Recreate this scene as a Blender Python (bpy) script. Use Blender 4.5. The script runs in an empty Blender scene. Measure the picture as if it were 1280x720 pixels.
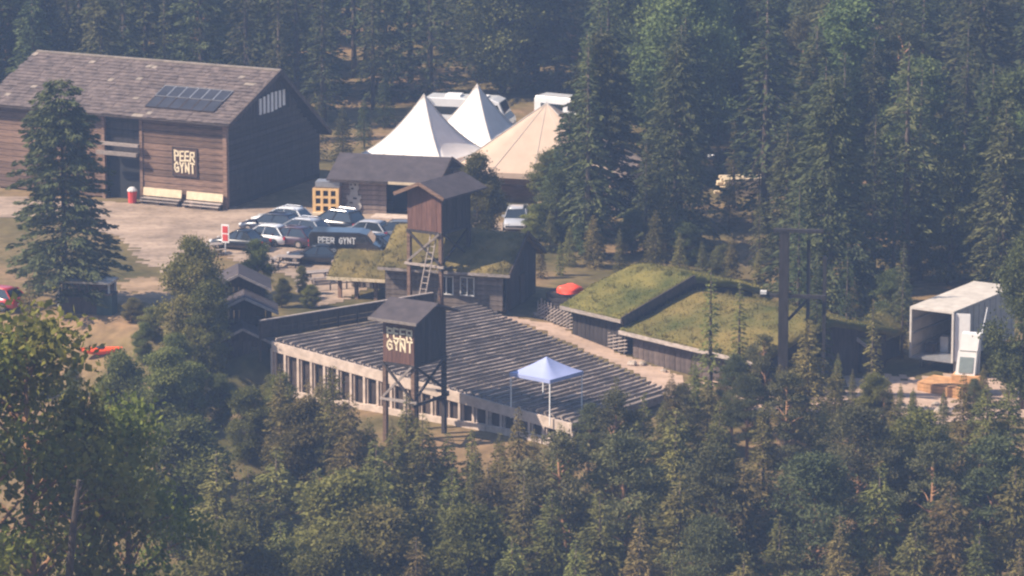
import bpy, math, random
import numpy as np
from mathutils import Vector, Matrix
R = math.radians
random.seed(7)
rng = np.random.default_rng(11)
S = bpy.context.scene
C = S.collection
# ------------------------------------------------------------------ camera
CAM_H, FPX, TILT = 66.0, 5400.0, R(12)
cam = bpy.data.cameras.new('camera')
camo = bpy.data.objects.new('camera', cam); C.objects.link(camo)
camo.location = (0, 0, CAM_H)
camo.rotation_euler = (math.pi/2 - TILT, 0, 0)
cam.sensor_width = 36; cam.lens = 36*FPX/1280
cam.clip_start = 0.5; cam.clip_end = 5000
S.camera = camo
# ------------------------------------------------------------------ sky + sun
SUN_EL, SUN_AZ = 43.0, -102.0          # azimuth measured from +Y towards +X
w = bpy.data.worlds.new('World'); S.world = w; w.use_nodes = True
nt = w.node_tree; nt.nodes.clear()
wo = nt.nodes.new('ShaderNodeOutputWorld'); bg = nt.nodes.new('ShaderNodeBackground')
sk = nt.nodes.new('ShaderNodeTexSky'); sk.sky_type = 'NISHITA'; sk.sun_disc = False
sk.sun_elevation = R(SUN_EL); sk.sun_rotation = R(SUN_AZ)
sk.altitude = 800; sk.air_density = 1.0; sk.dust_density = 1.2; sk.ozone_density = 1.5
bg.inputs[1].default_value = 0.10
nt.links.new(sk.outputs[0], bg.inputs[0]); nt.links.new(bg.outputs[0], wo.inputs[0])
sl = bpy.data.lights.new('sun', 'SUN'); sl.energy = 5.0; sl.angle = R(0.5); sl.color = (1.0, 0.85, 0.68)
so = bpy.data.objects.new('sun', sl); C.objects.link(so)
tosun = Vector((math.sin(R(SUN_AZ))*math.cos(R(SUN_EL)), math.cos(R(SUN_AZ))*math.cos(R(SUN_EL)), math.sin(R(SUN_EL))))
so.rotation_euler = tosun.to_track_quat('Z', 'Y').to_euler(); so.location = tosun*500
vs = S.view_settings
S.display_settings.display_device = 'sRGB'
vs.view_transform = 'Standard'; vs.look = 'None'; vs.gamma = 1; vs.exposure = 0.95
cy = S.cycles
cy.use_denoising = True
cy.max_bounces = 6; cy.diffuse_bounces = 3; cy.glossy_bounces = 2; cy.transmission_bounces = 3; cy.transparent_max_bounces = 6; cy.volume_bounces = 0
cy.sample_clamp_indirect = 4; cy.filter_width = 2.3
# ------------------------------------------------------------------ ground shape
ST_A = Vector((-15.7, 278.4)); SV = Vector((.839, -.545)); SU = Vector((.545, .839))
def ss(a, b, x):
    t = min(1, max(0, (x-a)/(b-a))); return t*t*(3-2*t)
def hg(x, y):
    d = Vector((x, y)) - ST_A
    s, q = d.dot(SV), d.dot(SU)
    up = 3 - 1.75*ss(1, 25, s) - 1.25*ss(25, 50, s)
    if s < 0:
        k = ss(-7, 1, q)
    else:
        k = ss(1.0, 12, q)
    h = up*k
    h -= 8.5*ss(266, 244, y)
    if y < 228: h += (228-y)*.30
    if y > 372: h += (y-372)*.05
    return h
def ray(px, py):
    a = (px-640)/FPX; b = (360-py)/FPX
    return Vector((a, math.cos(TILT)+b*math.sin(TILT), -math.sin(TILT)+b*math.cos(TILT)))
def P(px, py, z=0.0):
    d = ray(px, py); return Vector((0, 0, CAM_H)) + d*((z-CAM_H)/d.z)
def PY(px, py, Y):
    d = ray(px, py); return Vector((0, 0, CAM_H)) + d*(Y/d.y)
def Pg(px, py):
    z = 2.0
    for _ in range(12):
        p = P(px, py, z); z = .5*z+.5*hg(p.x, p.y)
    p.z = hg(p.x, p.y); return p
# ------------------------------------------------------------------ materials
MATS = {}
def mat(name, col, rough=.8, var=.25, scale=3.0, col2=None, rnd=.0, metal=0.0, bump=0.0, bscale=20., spec=.3, coat=0.0, stretch=None, trans=0.0, lo=.35, hi=.65, hue=0.0):
    if name in MATS: return MATS[name]
    m = bpy.data.materials.new(name); m.use_nodes = True; n = m.node_tree; L = n.links
    b = n.nodes['Principled BSDF']
    b.inputs['Roughness'].default_value = rough; b.inputs['Metallic'].default_value = metal
    b.inputs['Specular IOR Level'].default_value = spec
    b.inputs['Coat Weight'].default_value = coat; b.inputs['Coat Roughness'].default_value = .06
    tc = n.nodes.new('ShaderNodeTexCoord'); mp = n.nodes.new('ShaderNodeMapping')
    L.new(tc.outputs['Object'], mp.inputs[0])
    if stretch: mp.inputs['Scale'].default_value = stretch
    nz = n.nodes.new('ShaderNodeTexNoise'); nz.inputs['Scale'].default_value = scale; nz.inputs['Detail'].default_value = 6
    nz.inputs['Roughness'].default_value = .65
    L.new(mp.outputs[0], nz.inputs['Vector'])
    rp = n.nodes.new('ShaderNodeValToRGB')
    c1 = [max(0, c*(1-var)) for c in col]; c2 = col2 or [min(1, c*(1+var)) for c in col]
    rp.color_ramp.elements[0].color = (*c1, 1); rp.color_ramp.elements[1].color = (*c2, 1)
    rp.color_ramp.elements[0].position = lo; rp.color_ramp.elements[1].position = hi
    L.new(nz.outputs['Fac'], rp.inputs[0])
    out = rp.outputs[0]
    if rnd:
        oi = n.nodes.new('ShaderNodeObjectInfo'); ma = n.nodes.new('ShaderNodeMapRange')
        ma.inputs['To Min'].default_value = 1-rnd; ma.inputs['To Max'].default_value = 1+rnd
        L.new(oi.outputs['Random'], ma.inputs[0])
        hs = n.nodes.new('ShaderNodeHueSaturation'); L.new(ma.outputs[0], hs.inputs['Value']); L.new(out, hs.inputs['Color'])
        if hue:
            mh_ = n.nodes.new('ShaderNodeMath'); mh_.operation = 'FRACT'; mm = n.nodes.new('ShaderNodeMath'); mm.operation = 'MULTIPLY'; mm.inputs[1].default_value = 7.31
            L.new(oi.outputs['Random'], mm.inputs[0]); L.new(mm.outputs[0], mh_.inputs[0])
            mr = n.nodes.new('ShaderNodeMapRange'); mr.inputs['To Min'].default_value = .5-hue*1.5; mr.inputs['To Max'].default_value = .5+hue
            L.new(mh_.outputs[0], mr.inputs[0]); L.new(mr.outputs[0], hs.inputs['Hue'])
        out = hs.outputs[0]
    L.new(out, b.inputs['Base Color'])
    if bump:
        n2 = n.nodes.new('ShaderNodeTexNoise'); n2.inputs['Scale'].default_value = bscale; n2.inputs['Detail'].default_value = 4
        L.new(mp.outputs[0], n2.inputs['Vector'])
        bp = n.nodes.new('ShaderNodeBump'); bp.inputs['Strength'].default_value = bump; bp.inputs['Distance'].default_value = .05
        L.new(n2.outputs['Fac'], bp.inputs['Height']); L.new(bp.outputs[0], b.inputs['Normal'])
    if trans:
        tr = n.nodes.new('ShaderNodeBsdfTranslucent'); mx = n.nodes.new('ShaderNodeMixShader')
        mx.inputs[0].default_value = trans
        L.new(out, tr.inputs[0]); L.new(b.outputs[0], mx.inputs[1]); L.new(tr.outputs[0], mx.inputs[2])
        L.new(mx.outputs[0], n.nodes['Material Output'].inputs['Surface'])
    MATS[name] = m; return m
brown_log = mat('brown_log', (.175, .108, .075), .85, .45, 1.6, rnd=.34, bump=.3, stretch=(.6, 3, 6))
dark_or_shaded_log = mat('dark_or_shaded_log', (.036, .030, .030), .85, .4, 2.0, rnd=.3, stretch=(3, 3, .5))  # dark timber colour; also puts shade into walls turned from the sun
dark_wood = mat('dark_wood', (.055, .04, .034), .85, .4, 2.0, rnd=.25, stretch=(2, 2, .6))
redbrown = mat('redbrown_board', (.125, .062, .046), .8, .3, 2.0, rnd=.15, stretch=(4, 4, .5))
bench_wood = mat('bench_wood', (.16, .135, .125), .8, .35, .9, col2=(.44, .35, .29), rnd=.35, lo=.4, hi=.74)
grey_wood = mat('grey_wood', (.30, .25, .22), .85, .3, 2.5, rnd=.35, stretch=(1, 4, 4))
tierm = mat('tier_board', (.23, .19, .17), .8, .3, 2.5, rnd=.2)
cream_wood = mat('cream_wood', (.62, .50, .34), .7, .15, 2.0, rnd=.1)
orange_wood = mat('orange_wood', (.48, .26, .12), .75, .3, 2.0, rnd=.2)
yellow_ply = mat('yellow_ply', (.72, .46, .20), .7, .15, 1.5)
concrete = mat('pale_concrete', (.50, .40, .33), .9, .2, 2.0, bump=.2)
slate = mat('slate', (.085, .064, .056), .8, .4, 1.6, col2=(.20, .15, .13), bump=.4, bscale=8, lo=.3, hi=.72)
slate_pale = mat('lichen_slate', (.25, .205, .165), .85, .3, 2.0)
felt = mat('roof_felt', (.062, .050, .052), .8, .25, 1.5)
solar = mat('solar_glass', (.035, .036, .045), .5, .2, 1.0, spec=.25)
dark_hole = mat('dark_interior', (.02, .02, .022), .9, .2)  # near-black standing for the shade inside openings
white_paint = mat('white_paint', (.78, .76, .74), .6, .06, 2.0)
cream_paint = mat('cream_letter', (.80, .68, .48), .7, .08, 3.0)
pale_board = mat('pale_board', (.62, .60, .58), .75, .12, 2.0, rnd=.1)
white_pvc = mat('white_canvas', (.82, .78, .74), .55, .05, 1.0, trans=.12)
beige_pvc = mat('beige_canvas', (.56, .42, .32), .7, .06, 1.0, trans=.12)
blue_pvc = mat('pale_blue_canvas', (.36, .41, .66), .6, .06, 1.0, trans=.15)
metal_grey = mat('grey_metal', (.42, .42, .44), .4, .12, 3.0, metal=.6)
pale_metal = mat('pale_metal', (.70, .70, .72), .5, .08, 3.0)
rubber = mat('rubber', (.02, .02, .02), .8, .1)
glassm = mat('car_glass', (.02, .025, .03), .08, .1, spec=.8, coat=.4)
chrome = mat('chrome', (.75, .75, .77), .15, .05, metal=1.0)
tail_red = mat('tail_red', (.55, .02, .03), .25, .1, spec=.6)
head_white = mat('head_white', (.8, .8, .8), .15, .05, spec=.8)
red_tarp = mat('red_tarp', (.98, .09, .04), .45, .12, 4.0, spec=.4)
red_plain = mat('red_paint', (.55, .06, .05), .5, .15)
blue_tarp = mat('blue_tarp', (.05, .22, .65), .5, .15)
stone = mat('stone', (.34, .28, .23), .9, .35, 1.5, rnd=.3, bump=.4, bscale=6)
bear_grey = mat('bear_grey', (.42, .39, .36), .8, .12)
sod_green = mat('sod_green', (0.119, 0.133, 0.028), .95, .3, .3, col2=(0.280, 0.231, 0.063), bump=.25, bscale=7, trans=.3)
sod_brown = mat('sod_brown', (0.119, 0.137, 0.031), .95, .3, .22, col2=(.26, .195, .06), bump=.25, bscale=7, trans=.3)
sod_olive = mat('sod_olive', (0.154, 0.133, 0.045), .95, .3, .5, col2=(0.280, 0.210, 0.077), bump=.25, bscale=7, trans=.3)
gravel = mat('gravel', (.265, .197, .145), .95, .14, .30, col2=(.45, .335, .25), bump=.4, bscale=3, lo=.32, hi=.68)
pathm = mat('path_dirt', (.46, .33, .25), .95, .14, .5, bump=.3, bscale=4)
bark_s = mat('spruce_bark', (.10, .075, .06), .9, .3, 4.0)
bark_p = mat('pine_bark', (.24, .13, .07), .9, .35, 3.0)
bark_b = mat('birch_bark', (.42, .37, .32), .85, .5, 3.0)
def leafmat(name, c, c2, rnd=.3, tr=.3, sc=.5): return mat(name, c, .75, .3, sc, col2=c2, rnd=rnd, trans=tr, spec=.12, lo=.3, hi=.7, hue=.03)
lf_spruce = leafmat('spruce_needles', (.042, .060, .024), (.120, .130, .052), tr=.2)
lf_far = leafmat('broadleaf_foliage', (0.067, 0.097, 0.032), (0.157, 0.178, 0.060))
lf_pine = leafmat('pine_needles', (0.065, 0.081, 0.034), (0.162, 0.162, 0.067), tr=.2)
lf_fore = leafmat('young_spruce_needles', (0.078, 0.092, 0.025), (0.247, 0.218, 0.069), tr=.2)
lf_birch = leafmat('birch_leaves', (0.090, 0.110, 0.027), (0.235, 0.224, 0.062), tr=.35)
lf_near = leafmat('near_birch_leaves', (.085, .12, .018), (.32, .32, .07), tr=.4, sc=1.2)
def add_ruts(m):
    n = m.node_tree; L = n.links; b = n.nodes['Principled BSDF']; src = b.inputs['Base Color'].links[0].from_socket
    tc = n.nodes.new('ShaderNodeTexCoord'); mp = n.nodes.new('ShaderNodeMapping'); mp.inputs['Rotation'].default_value = (0, 0, R(25)); mp.inputs['Scale'].default_value = (.12, 1.1, 1)
    L.new(tc.outputs['Object'], mp.inputs[0])
    z = n.nodes.new('ShaderNodeTexNoise'); z.inputs['Scale'].default_value = 1.0; z.inputs['Detail'].default_value = 5; z.inputs['Distortion'].default_value = .6; L.new(mp.outputs[0], z.inputs['Vector'])
    z2 = n.nodes.new('ShaderNodeTexNoise'); z2.inputs['Scale'].default_value = 2.4; z2.inputs['Detail'].default_value = 5; L.new(tc.outputs['Object'], z2.inputs['Vector'])
    prev = src
    for zz, lo, hi, k in ((z, .36, .62, (.84, .83, .82, 1)), (z2, .34, .5, (.82, .81, .79, 1))):
        rr = n.nodes.new('ShaderNodeValToRGB'); rr.color_ramp.elements[0].position = lo; rr.color_ramp.elements[0].color = k; rr.color_ramp.elements[1].position = hi; rr.color_ramp.elements[1].color = (1, 1, 1, 1)
        L.new(zz.outputs['Fac'], rr.inputs[0]); mx = n.nodes.new('ShaderNodeMix'); mx.data_type = 'RGBA'; mx.blend_type = 'MULTIPLY'; mx.inputs[0].default_value = 1
        L.new(prev, mx.inputs[6]); L.new(rr.outputs[0], mx.inputs[7]); prev = mx.outputs[2]
    L.new(prev, b.inputs['Base Color'])
add_ruts(gravel); add_ruts(pathm)
def groundmat():
    m = bpy.data.materials.new('ground_grass'); m.use_nodes = True; n = m.node_tree; L = n.links
    b = n.nodes['Principled BSDF']; b.inputs['Roughness'].default_value = .95; b.inputs['Specular IOR Level'].default_value = .1
    tc = n.nodes.new('ShaderNodeTexCoord')
    def noise(s, d=6):
        z = n.nodes.new('ShaderNodeTexNoise'); z.inputs['Scale'].default_value = s; z.inputs['Detail'].default_value = d
        L.new(tc.outputs['Object'], z.inputs['Vector']); return z
    a = noise(.12); r1 = n.nodes.new('ShaderNodeValToRGB'); L.new(a.outputs['Fac'], r1.inputs[0])
    e = r1.color_ramp.elements
    e[0].color = (.065, .06, .022, 1); e[0].position = .33; e[1].color = (.25, .16, .09, 1); e[1].position = .68
    k = e.new(.5); k.color = (.16, .12, .055, 1)
    z2 = noise(1.5); mx = n.nodes.new('ShaderNodeMix'); mx.data_type = 'RGBA'; mx.blend_type = 'MULTIPLY'; mx.inputs[0].default_value = .6
    r2 = n.nodes.new('ShaderNodeValToRGB'); L.new(z2.outputs['Fac'], r2.inputs[0])
    r2.color_ramp.elements[0].position = .3; r2.color_ramp.elements[0].color = (.5, .5, .5, 1); r2.color_ramp.elements[1].position = .7; r2.color_ramp.elements[1].color = (1.3, 1.3, 1.3, 1)
    L.new(r1.outputs[0], mx.inputs[6]); L.new(r2.outputs[0], mx.inputs[7]); L.new(mx.outputs[2], b.inputs['Base Color'])
    bp = n.nodes.new('ShaderNodeBump'); bp.inputs['Strength'].default_value = .6; L.new(z2.outputs['Fac'], bp.inputs['Height']); L.new(bp.outputs[0], b.inputs['Normal'])
    return m
ground_m = groundmat()
# ------------------------------------------------------------------ builders
class MB:
    def __init__(self): self.v = []; self.f = []
    def add(self, vs, fs):
        o = len(self.v); self.v += [tuple(p) for p in vs]; self.f += [tuple(i+o for i in q) for q in fs]; return self
    def box(self, c, s, rz=0.0, M=None):
        hx, hy, hz = s[0]/2, s[1]/2, s[2]/2
        vs = [Vector((x, y, z)) for x in (-hx, hx) for y in (-hy, hy) for z in (-hz, hz)]
        if rz: vs = [Matrix.Rotation(rz, 3, 'Z') @ p for p in vs]
        if M is not None: vs = [M @ p for p in vs]
        c = Vector(c)
        return self.add([p+c for p in vs], [(0,1,3,2),(4,6,7,5),(0,4,5,1),(2,3,7,6),(0,2,6,4),(1,5,7,3)])
    def beam(self, p, q, a, b):
        p, q = Vector(p), Vector(q); d = (q-p).normalized()
        up = Vector((0, 0, 1)) if abs(d.z) < .95 else Vector((1, 0, 0))
        s = d.cross(up).normalized()*(a/2); t = s.cross(d).normalized()*(b/2)
        vs = [e+i*s+j*t for e in (p, q) for i, j in ((-1,-1),(1,-1),(1,1),(-1,1))]
        return self.add(vs, [(3,2,1,0),(4,5,6,7),(0,1,5,4),(1,2,6,5),(2,3,7,6),(3,0,4,7)])
    def tube(self, pts, rs, n=7, cap=True):
        pts = [Vector(p) for p in pts]; rings = []
        for i, p in enumerate(pts):
            d = (pts[min(i+1, len(pts)-1)]-pts[max(i-1, 0)]).normalized()
            up = Vector((0, 0, 1)) if abs(d.z) < .9 else Vector((1, 0, 0))
            s = d.cross(up).normalized(); t = s.cross(d)
            rings.append([p+(s*math.cos(2*math.pi*k/n)+t*math.sin(2*math.pi*k/n))*rs[i] for k in range(n)])
        fs = [(i*n+k, i*n+(k+1)%n, (i+1)*n+(k+1)%n, (i+1)*n+k) for i in range(len(pts)-1) for k in range(n)]
        if cap: fs += [tuple(range(n))[::-1], tuple(range((len(pts)-1)*n, len(pts)*n))]
        return self.add([p for r in rings for p in r], fs)
    def prism(self, poly, d):                # poly: 3D points, extruded by vector d
        poly = [Vector(p) for p in poly]; d = Vector(d); n = len(poly)
        return self.add(poly+[p+d for p in poly], [tuple(range(n))[::-1], tuple(range(n, 2*n))]+[(i, (i+1) % n, n+(i+1) % n, n+i) for i in range(n)])
    def mesh(self, name, m, smooth=False):
        me = bpy.data.meshes.new(name); me.from_pydata(self.v, [], self.f); me.materials.append(m)
        if smooth: me.polygons.foreach_set('use_smooth', [True]*len(me.polygons))
        me.update(); return me
def put(name, me, parent=None, loc=None, rot=None, scale=None):
    o = bpy.data.objects.new(name, me); C.objects.link(o)
    if parent: o.parent = parent
    if loc is not None: o.location = loc
    if rot is not None: o.rotation_euler = rot
    if scale is not None: o.scale = scale
    return o
def part(name, mb, m, parent=None, smooth=False, label=None, kind=None):
    o = put(name, mb.mesh(name, m, smooth), parent)
    if label: o['label'] = label
    if kind: o['kind'] = kind
    return o
def tag(o, label, cat, group=None):
    o['label'] = label; o['category'] = cat
    if group: o['group'] = group
    return o
def thing(name, label, cat, loc=(0, 0, 0), rz=0.0, group=None):
    o = bpy.data.objects.new(name, None); C.objects.link(o); o.location = loc; o.rotation_euler = (0, 0, rz)
    o.empty_display_size = .3
    return tag(o, label, cat, group)
def setting(name, mb, m, smooth=False):
    o = part(name, mb, m, None, smooth); o['kind'] = 'structure'; return o
def boards(name, parent, x0, x1, z0, z1, n, m, y=0.0, t=.08, axis='x', jit=.015, vertical=False):
    """n boards, each an object of its own sharing one mesh; along x (axis x) or y (axis y), stacked or upright"""
    if vertical:
        wd = (x1-x0)/n; size = (wd*.93, t, z1-z0) if axis == 'x' else (t, wd*.93, z1-z0)
    else:
        wd = (z1-z0)/n; size = (x1-x0, t, wd*.9) if axis == 'x' else (t, x1-x0, wd*.9)
    me = MB().box((0, 0, 0), size).mesh(name, m)
    for i in range(n):
        a, z = ((x0+(i+.5)*wd, (z0+z1)/2) if vertical else ((x0+x1)/2, z0+(i+.5)*wd))
        j = y+random.uniform(-jit, jit)
        put(name, me, parent, (a, j, z) if axis == 'x' else (j, a, z))
# lettering: strokes on a 0..1 x 0..1 cell
GL = {'P': [(0,0,0,1),(0,1,.8,.95),(.8,.95,.8,.5),(.8,.5,0,.5)], 'E': [(0,0,0,1),(0,1,.8,1),(0,.5,.7,.5),(0,0,.8,0)],
      'R': [(0,0,0,1),(0,1,.8,.95),(.8,.95,.8,.5),(.8,.5,0,.5),(.3,.5,.85,0)], 'G': [(.8,.85,.4,1),(.4,1,0,.7),(0,.7,0,.3),(0,.3,.4,0),(.4,0,.8,.1),(.8,.1,.8,.45),(.8,.45,.45,.45)],
      'Y': [(0,1,.4,.5),(.8,1,.4,.5),(.4,.5,.4,0)], 'N': [(0,0,0,1),(0,1,.8,0),(.8,0,.8,1)], 'T': [(0,1,.9,1),(.45,1,.45,0)]}
def lettering(lines, x, z, w, h, y, parent, m, th=.2, gap=.25):
    """block letters on a face whose outward normal is -y; x,z = lower left"""
    mb = MB(); nl = len(lines); lh = h/nl
    for li, tx in enumerate(lines):
        cw = w/len(tx); zb = z+(nl-1-li)*lh
        for i, ch in enumerate(tx):
            for (a, b, c, d) in GL.get(ch, []):
                sx, sz = cw*(1-gap), lh*(1-gap*.9)
                p = Vector((x+i*cw+cw*gap/2+a*sx*1.05, y, zb+lh*gap/2+b*sz)); q = Vector((x+i*cw+cw*gap/2+c*sx*1.05, y, zb+lh*gap/2+d*sz))
                p += Vector((random.uniform(-.06, .06)*cw, 0, random.uniform(-.05, .05)*lh)); q += Vector((random.uniform(-.06, .06)*cw, 0, random.uniform(-.05, .05)*lh)); e = (q-p).normalized()*(th*cw/2.2); mb.beam(p-e, q+e, .02, th*cw)
    return part('lettering', mb, m, parent)
def gable_roof(parent, x0, x1, y0, y1, ze, zr, m, t=.14, name='roof'):
    ym = (y0+y1)/2; mb = MB()
    sec = [(y0, ze), (ym, zr), (y1, ze), (y1, ze-t), (ym, zr-t*1.1), (y0, ze-t)]
    mb.prism([(x0, a, b) for a, b in sec], (x1-x0, 0, 0)); return part(name, mb, m, parent)
# ------------------------------------------------------------------ ground sheet, gravel yard, path
def axis_pts(lo, hi, c0, c1, fine, coarse):
    a = list(np.arange(lo, c0, coarse))+list(np.arange(c0, c1, fine))+list(np.arange(c1, hi+coarse, coarse)); return a
gx = axis_pts(-400, 400, -66, 66, 1.5, 30); gy = axis_pts(-60, 860, 215, 380, 1.5, 25)
mb = MB(); nx = len(gx)
mb.v = [(x, y, hg(x, y)) for y in gy for x in gx]
mb.f = [(j*nx+i, j*nx+i+1, (j+1)*nx+i+1, (j+1)*nx+i) for j in range(len(gy)-1) for i in range(nx-1)]
setting('ground', mb, ground_m, True)
def sheet(name, outline_px, m, lift, step=.5, wob=.5):
    """an irregular ground sheet that follows the terrain; outline given on the ground"""
    poly = [Pg(*q).xy for q in outline_px]
    def inside(p):
        c = False; n = len(poly)
        for i in range(n):
            a, b = poly[i], poly[i-1]
            if (a.y > p.y) != (b.y > p.y) and p.x < (b.x-a.x)*(p.y-a.y)/(b.y-a.y)+a.x: c = not c
        return c
    xs = [p.x for p in poly]; ys = [p.y for p in poly]
    import mathutils.noise as mn
    x0, x1, y0, y1 = min(xs)-1, max(xs)+1, min(ys)-1, max(ys)+1
    idx = {}; o = MB()
    def vid(i, j):
        if (i, j) not in idx:
            x, y = x0+i*step, y0+j*step
            idx[i, j] = len(o.v); o.v.append((x, y, hg(x, y)+lift))
        return idx[i, j]
    for i in range(int((x1-x0)/step)+1):
        for j in range(int((y1-y0)/step)+1):
            c = Vector((x0+(i+.5)*step, y0+(j+.5)*step))
            wv = mn.noise_vector(Vector((c.x*.35, c.y*.35, 1)))*wob*2+mn.noise_vector(Vector((c.x*1.7, c.y*1.7, 4)))*wob*1.6
            if inside(c+wv.xy): o.f.append((vid(i, j), vid(i+1, j), vid(i+1, j+1), vid(i, j+1)))
    return setting(name, o, m, True)
sheet('gravel_yard', [(-20, 245), (290, 258), (420, 262), (560, 272), (700, 285), (690, 300), (560, 300), (505, 330), (470, 352), (430, 380), (390, 384), (375, 350), (260, 312), (235, 330), (200, 345), (150, 300), (100, 275), (-20, 270)], gravel, .03, .5)
sheet('worn_patch', [(140, 352), (235, 345), (232, 380), (150, 385)], mat('worn_turf', (.22, .15, .085), .95, .25, .6, col2=(.34, .23, .14)), .034, .45, 1.2)
sheet('path', [(640, 396), (690, 404), (760, 436), (812, 452), (870, 480), (880, 500), (835, 500), (790, 466), (720, 432), (655, 404), (600, 400)], pathm, .03, .4, .25)
sheet('dirt_bank', [(880, 470), (960, 470), (1140, 470), (1290, 465), (1290, 520), (1120, 530), (960, 520)], pathm, .03, .5, .9)
# ------------------------------------------------------------------ barn
O = P(284, 262, 3.0); BA = R(-26)
barn = thing('barn', 'large brown timber barn with a long lichen-spotted slate roof', 'barn', O, BA)
BL, BW, BE, BRZ = -20.6, 14.8, 6.85, 9.8
BB = 3.7                     # the rear slope is steeper and comes down lower
def roofz(y): return BE+(BRZ-BE)*(y+.7)/(BW/2+.7) if y < BW/2 else BRZ-(BRZ-BB)*(y-BW/2)/(BW/2+.7)
WH = 6.7
boards('plank', barn, -7.5, -.12, .1, WH, 13, brown_log, y=.0, t=.16)
boards('plank', barn, BL, -10.9, .1, WH, 13, brown_log, y=.0, t=.16)
boards('plank', barn, -10.9, -7.5, 3.6, WH, 5, dark_or_shaded_log, y=.35, t=.16)
part('corner_post', MB().box((-.06, .0, WH/2), (.34, .34, WH)), brown_log, barn)
for x in (-7.5, -10.9): part('corner_post', MB().box((x, -.02, WH/2), (.26, .3, WH)), brown_log, barn)
part('porch_beam', MB().box((-9.2, -.55, 4.45), (3.5, .35, .22)), grey_wood, barn)
part('porch_beam', MB().box((-9.3, -.75, 3.75), (3.6, .3, .28)), grey_wood, barn)
part('door', MB().box((-9.2, .6, 1.75), (3.2, .1, 3.5)), dark_hole, barn)  # near-black sheet for the shade in the open doorway
part('back_wall', MB().box((BL/2, BW-.1, 1.9), (-BL, .2, 3.8)), dark_or_shaded_log, barn)
part('side_wall', MB().prism([(BL, .1, 0), (BL, .1, WH), (BL, BW/2, BRZ-.25), (BL, BW-.2, 3.7), (BL, BW-.2, 0)], (.2, 0, 0)), dark_or_shaded_log, barn)
# gable end: log courses below, upright boards above, round the louvred opening
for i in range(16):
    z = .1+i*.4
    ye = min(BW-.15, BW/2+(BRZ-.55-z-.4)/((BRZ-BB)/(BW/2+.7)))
    part('plank', MB().box((random.uniform(-.02, .02), (ye+.15)/2, z+.2), (.2, ye-.15, .36)), dark_or_shaded_log, barn)  # gable's shade is put into the near-black log colour
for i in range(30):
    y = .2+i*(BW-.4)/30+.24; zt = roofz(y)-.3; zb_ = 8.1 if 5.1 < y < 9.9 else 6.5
    if zt > zb_+.05: part('plank', MB().box((.03, y, (zb_+zt)/2), (.12, .44, zt-zb_)), dark_or_shaded_log, barn)
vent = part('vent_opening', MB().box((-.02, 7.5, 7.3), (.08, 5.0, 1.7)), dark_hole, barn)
for i in range(7):
    y = 5.25+i*.62; part('slat', MB().box((.07, y, 7.2+.03*i), (.06, .36, 1.5-.08*abs(i-3))), white_paint, vent)
part('roof_deck', MB().prism([(BL-.9, -.7, BE-.12), (BL-.9, BW/2, BRZ-.1), (BL-.9, BW+.7, BB-.12), (BL-.9, BW+.7, BB-.3), (BL-.9, BW/2, BRZ-.3), (BL-.9, -.7, BE-.3)], (-BL+1.6, 0, 0)), dark_wood, barn)
# slates: real overlapping pieces, joined (far more than 300)
def slates(parent, x0, x1, y0, yr, ze, zr, sw=.62, sh=.5):
    mbs = (MB(), MB()); dirv = Vector((0, yr-y0, zr-ze)); Ls = dirv.length; dirv.normalize(); nrm = Vector((0, -dirv.z, dirv.y))
    if nrm.z < 0: nrm = -nrm
    nr = int(Ls/sh)
    for r in range(nr):
        x = x0-random.random()*.3
        while x < x1:
            wd = sw*random.uniform(.7, 1.35); xe = min(x+wd, x1+.03)
            lo, hi = r*sh-.05+random.uniform(-.04, .03), (r+1)*sh+.1
            b = Vector((0, y0, ze)); u = random.uniform(.015, .07)
            p = [b+Vector((x+.01, 0, 0))+dirv*lo+nrm*(u+.03), b+Vector((xe-.01, 0, 0))+dirv*lo+nrm*(u+.03), b+Vector((xe-.01, 0, 0))+dirv*hi+nrm*.012, b+Vector((x+.01, 0, 0))+dirv*hi+nrm*.012]
            m_ = mbs[1] if wd < .56 and random.random() < .09 else mbs[0]
            m_.prism(p, nrm*-.03); x = xe
    part('slates', mbs[0], slate, parent, kind='stuff'); part('pale_slates', mbs[1], slate_pale, parent, kind='stuff')
slates(barn, BL-.9, .7, -.75, BW/2, BE-.08, BRZ-.06)
slates(barn, BL-.9, .7, BW+.75, BW/2, BB-.08, BRZ-.06, .9, .7)
part('ridge_cap', MB().beam((BL-.9, BW/2, BRZ+.0), (.72, BW/2, BRZ+.0), .3, .12), slate_pale, barn)
vb = MB()
for s in (-.74, BW+.74): vb.beam((.74, s, (BE if s < 0 else BB)-.15), (.74, BW/2, BRZ-.12), .08, .34)
part('verge_board', vb, dark_wood, barn)
part('gutter', MB().beam((BL-.9, -.82, BE-.16), (.72, -.82, BE-.16), .12, .12), dark_wood, barn)
pd = Vector((0, BW/2+.7, BRZ-BE)).normalized(); pn = Vector((0, -pd.z, pd.y))
for c in range(6):
    for r in range(2):
        b = Vector((-7.5+c*1.02, -.7, BE-.06))+pd*(1.4+r*1.72)+pn*.1
        e = [b, b+Vector((.95, 0, 0)), b+Vector((.95, 0, 0))+pd*1.64, b+pd*1.64]
        sp = part('solar_panel', MB().prism(e, pn*.05), solar, barn)
        f = MB(); 
        for a_, b_ in ((0, 1), (1, 2), (2, 3), (3, 0)): f.beam(e[a_]+pn*.055, e[b_]+pn*.055, .04, .03)
        part('panel_frame', f, metal_grey if r else dark_wood, sp)
sign = thing('wall_sign', 'square dark sign reading PEER GYNT on the barn wall', 'sign', O+Matrix.Rotation(BA, 3, 'Z') @ Vector((-3.6, -.13, 3.45)), BA)
part('board', MB().box((0, 0, 0), (2.1, .07, 2.15)), mat('sign_brown', (.075, .04, .03), .8), sign)
f = MB()
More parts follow.
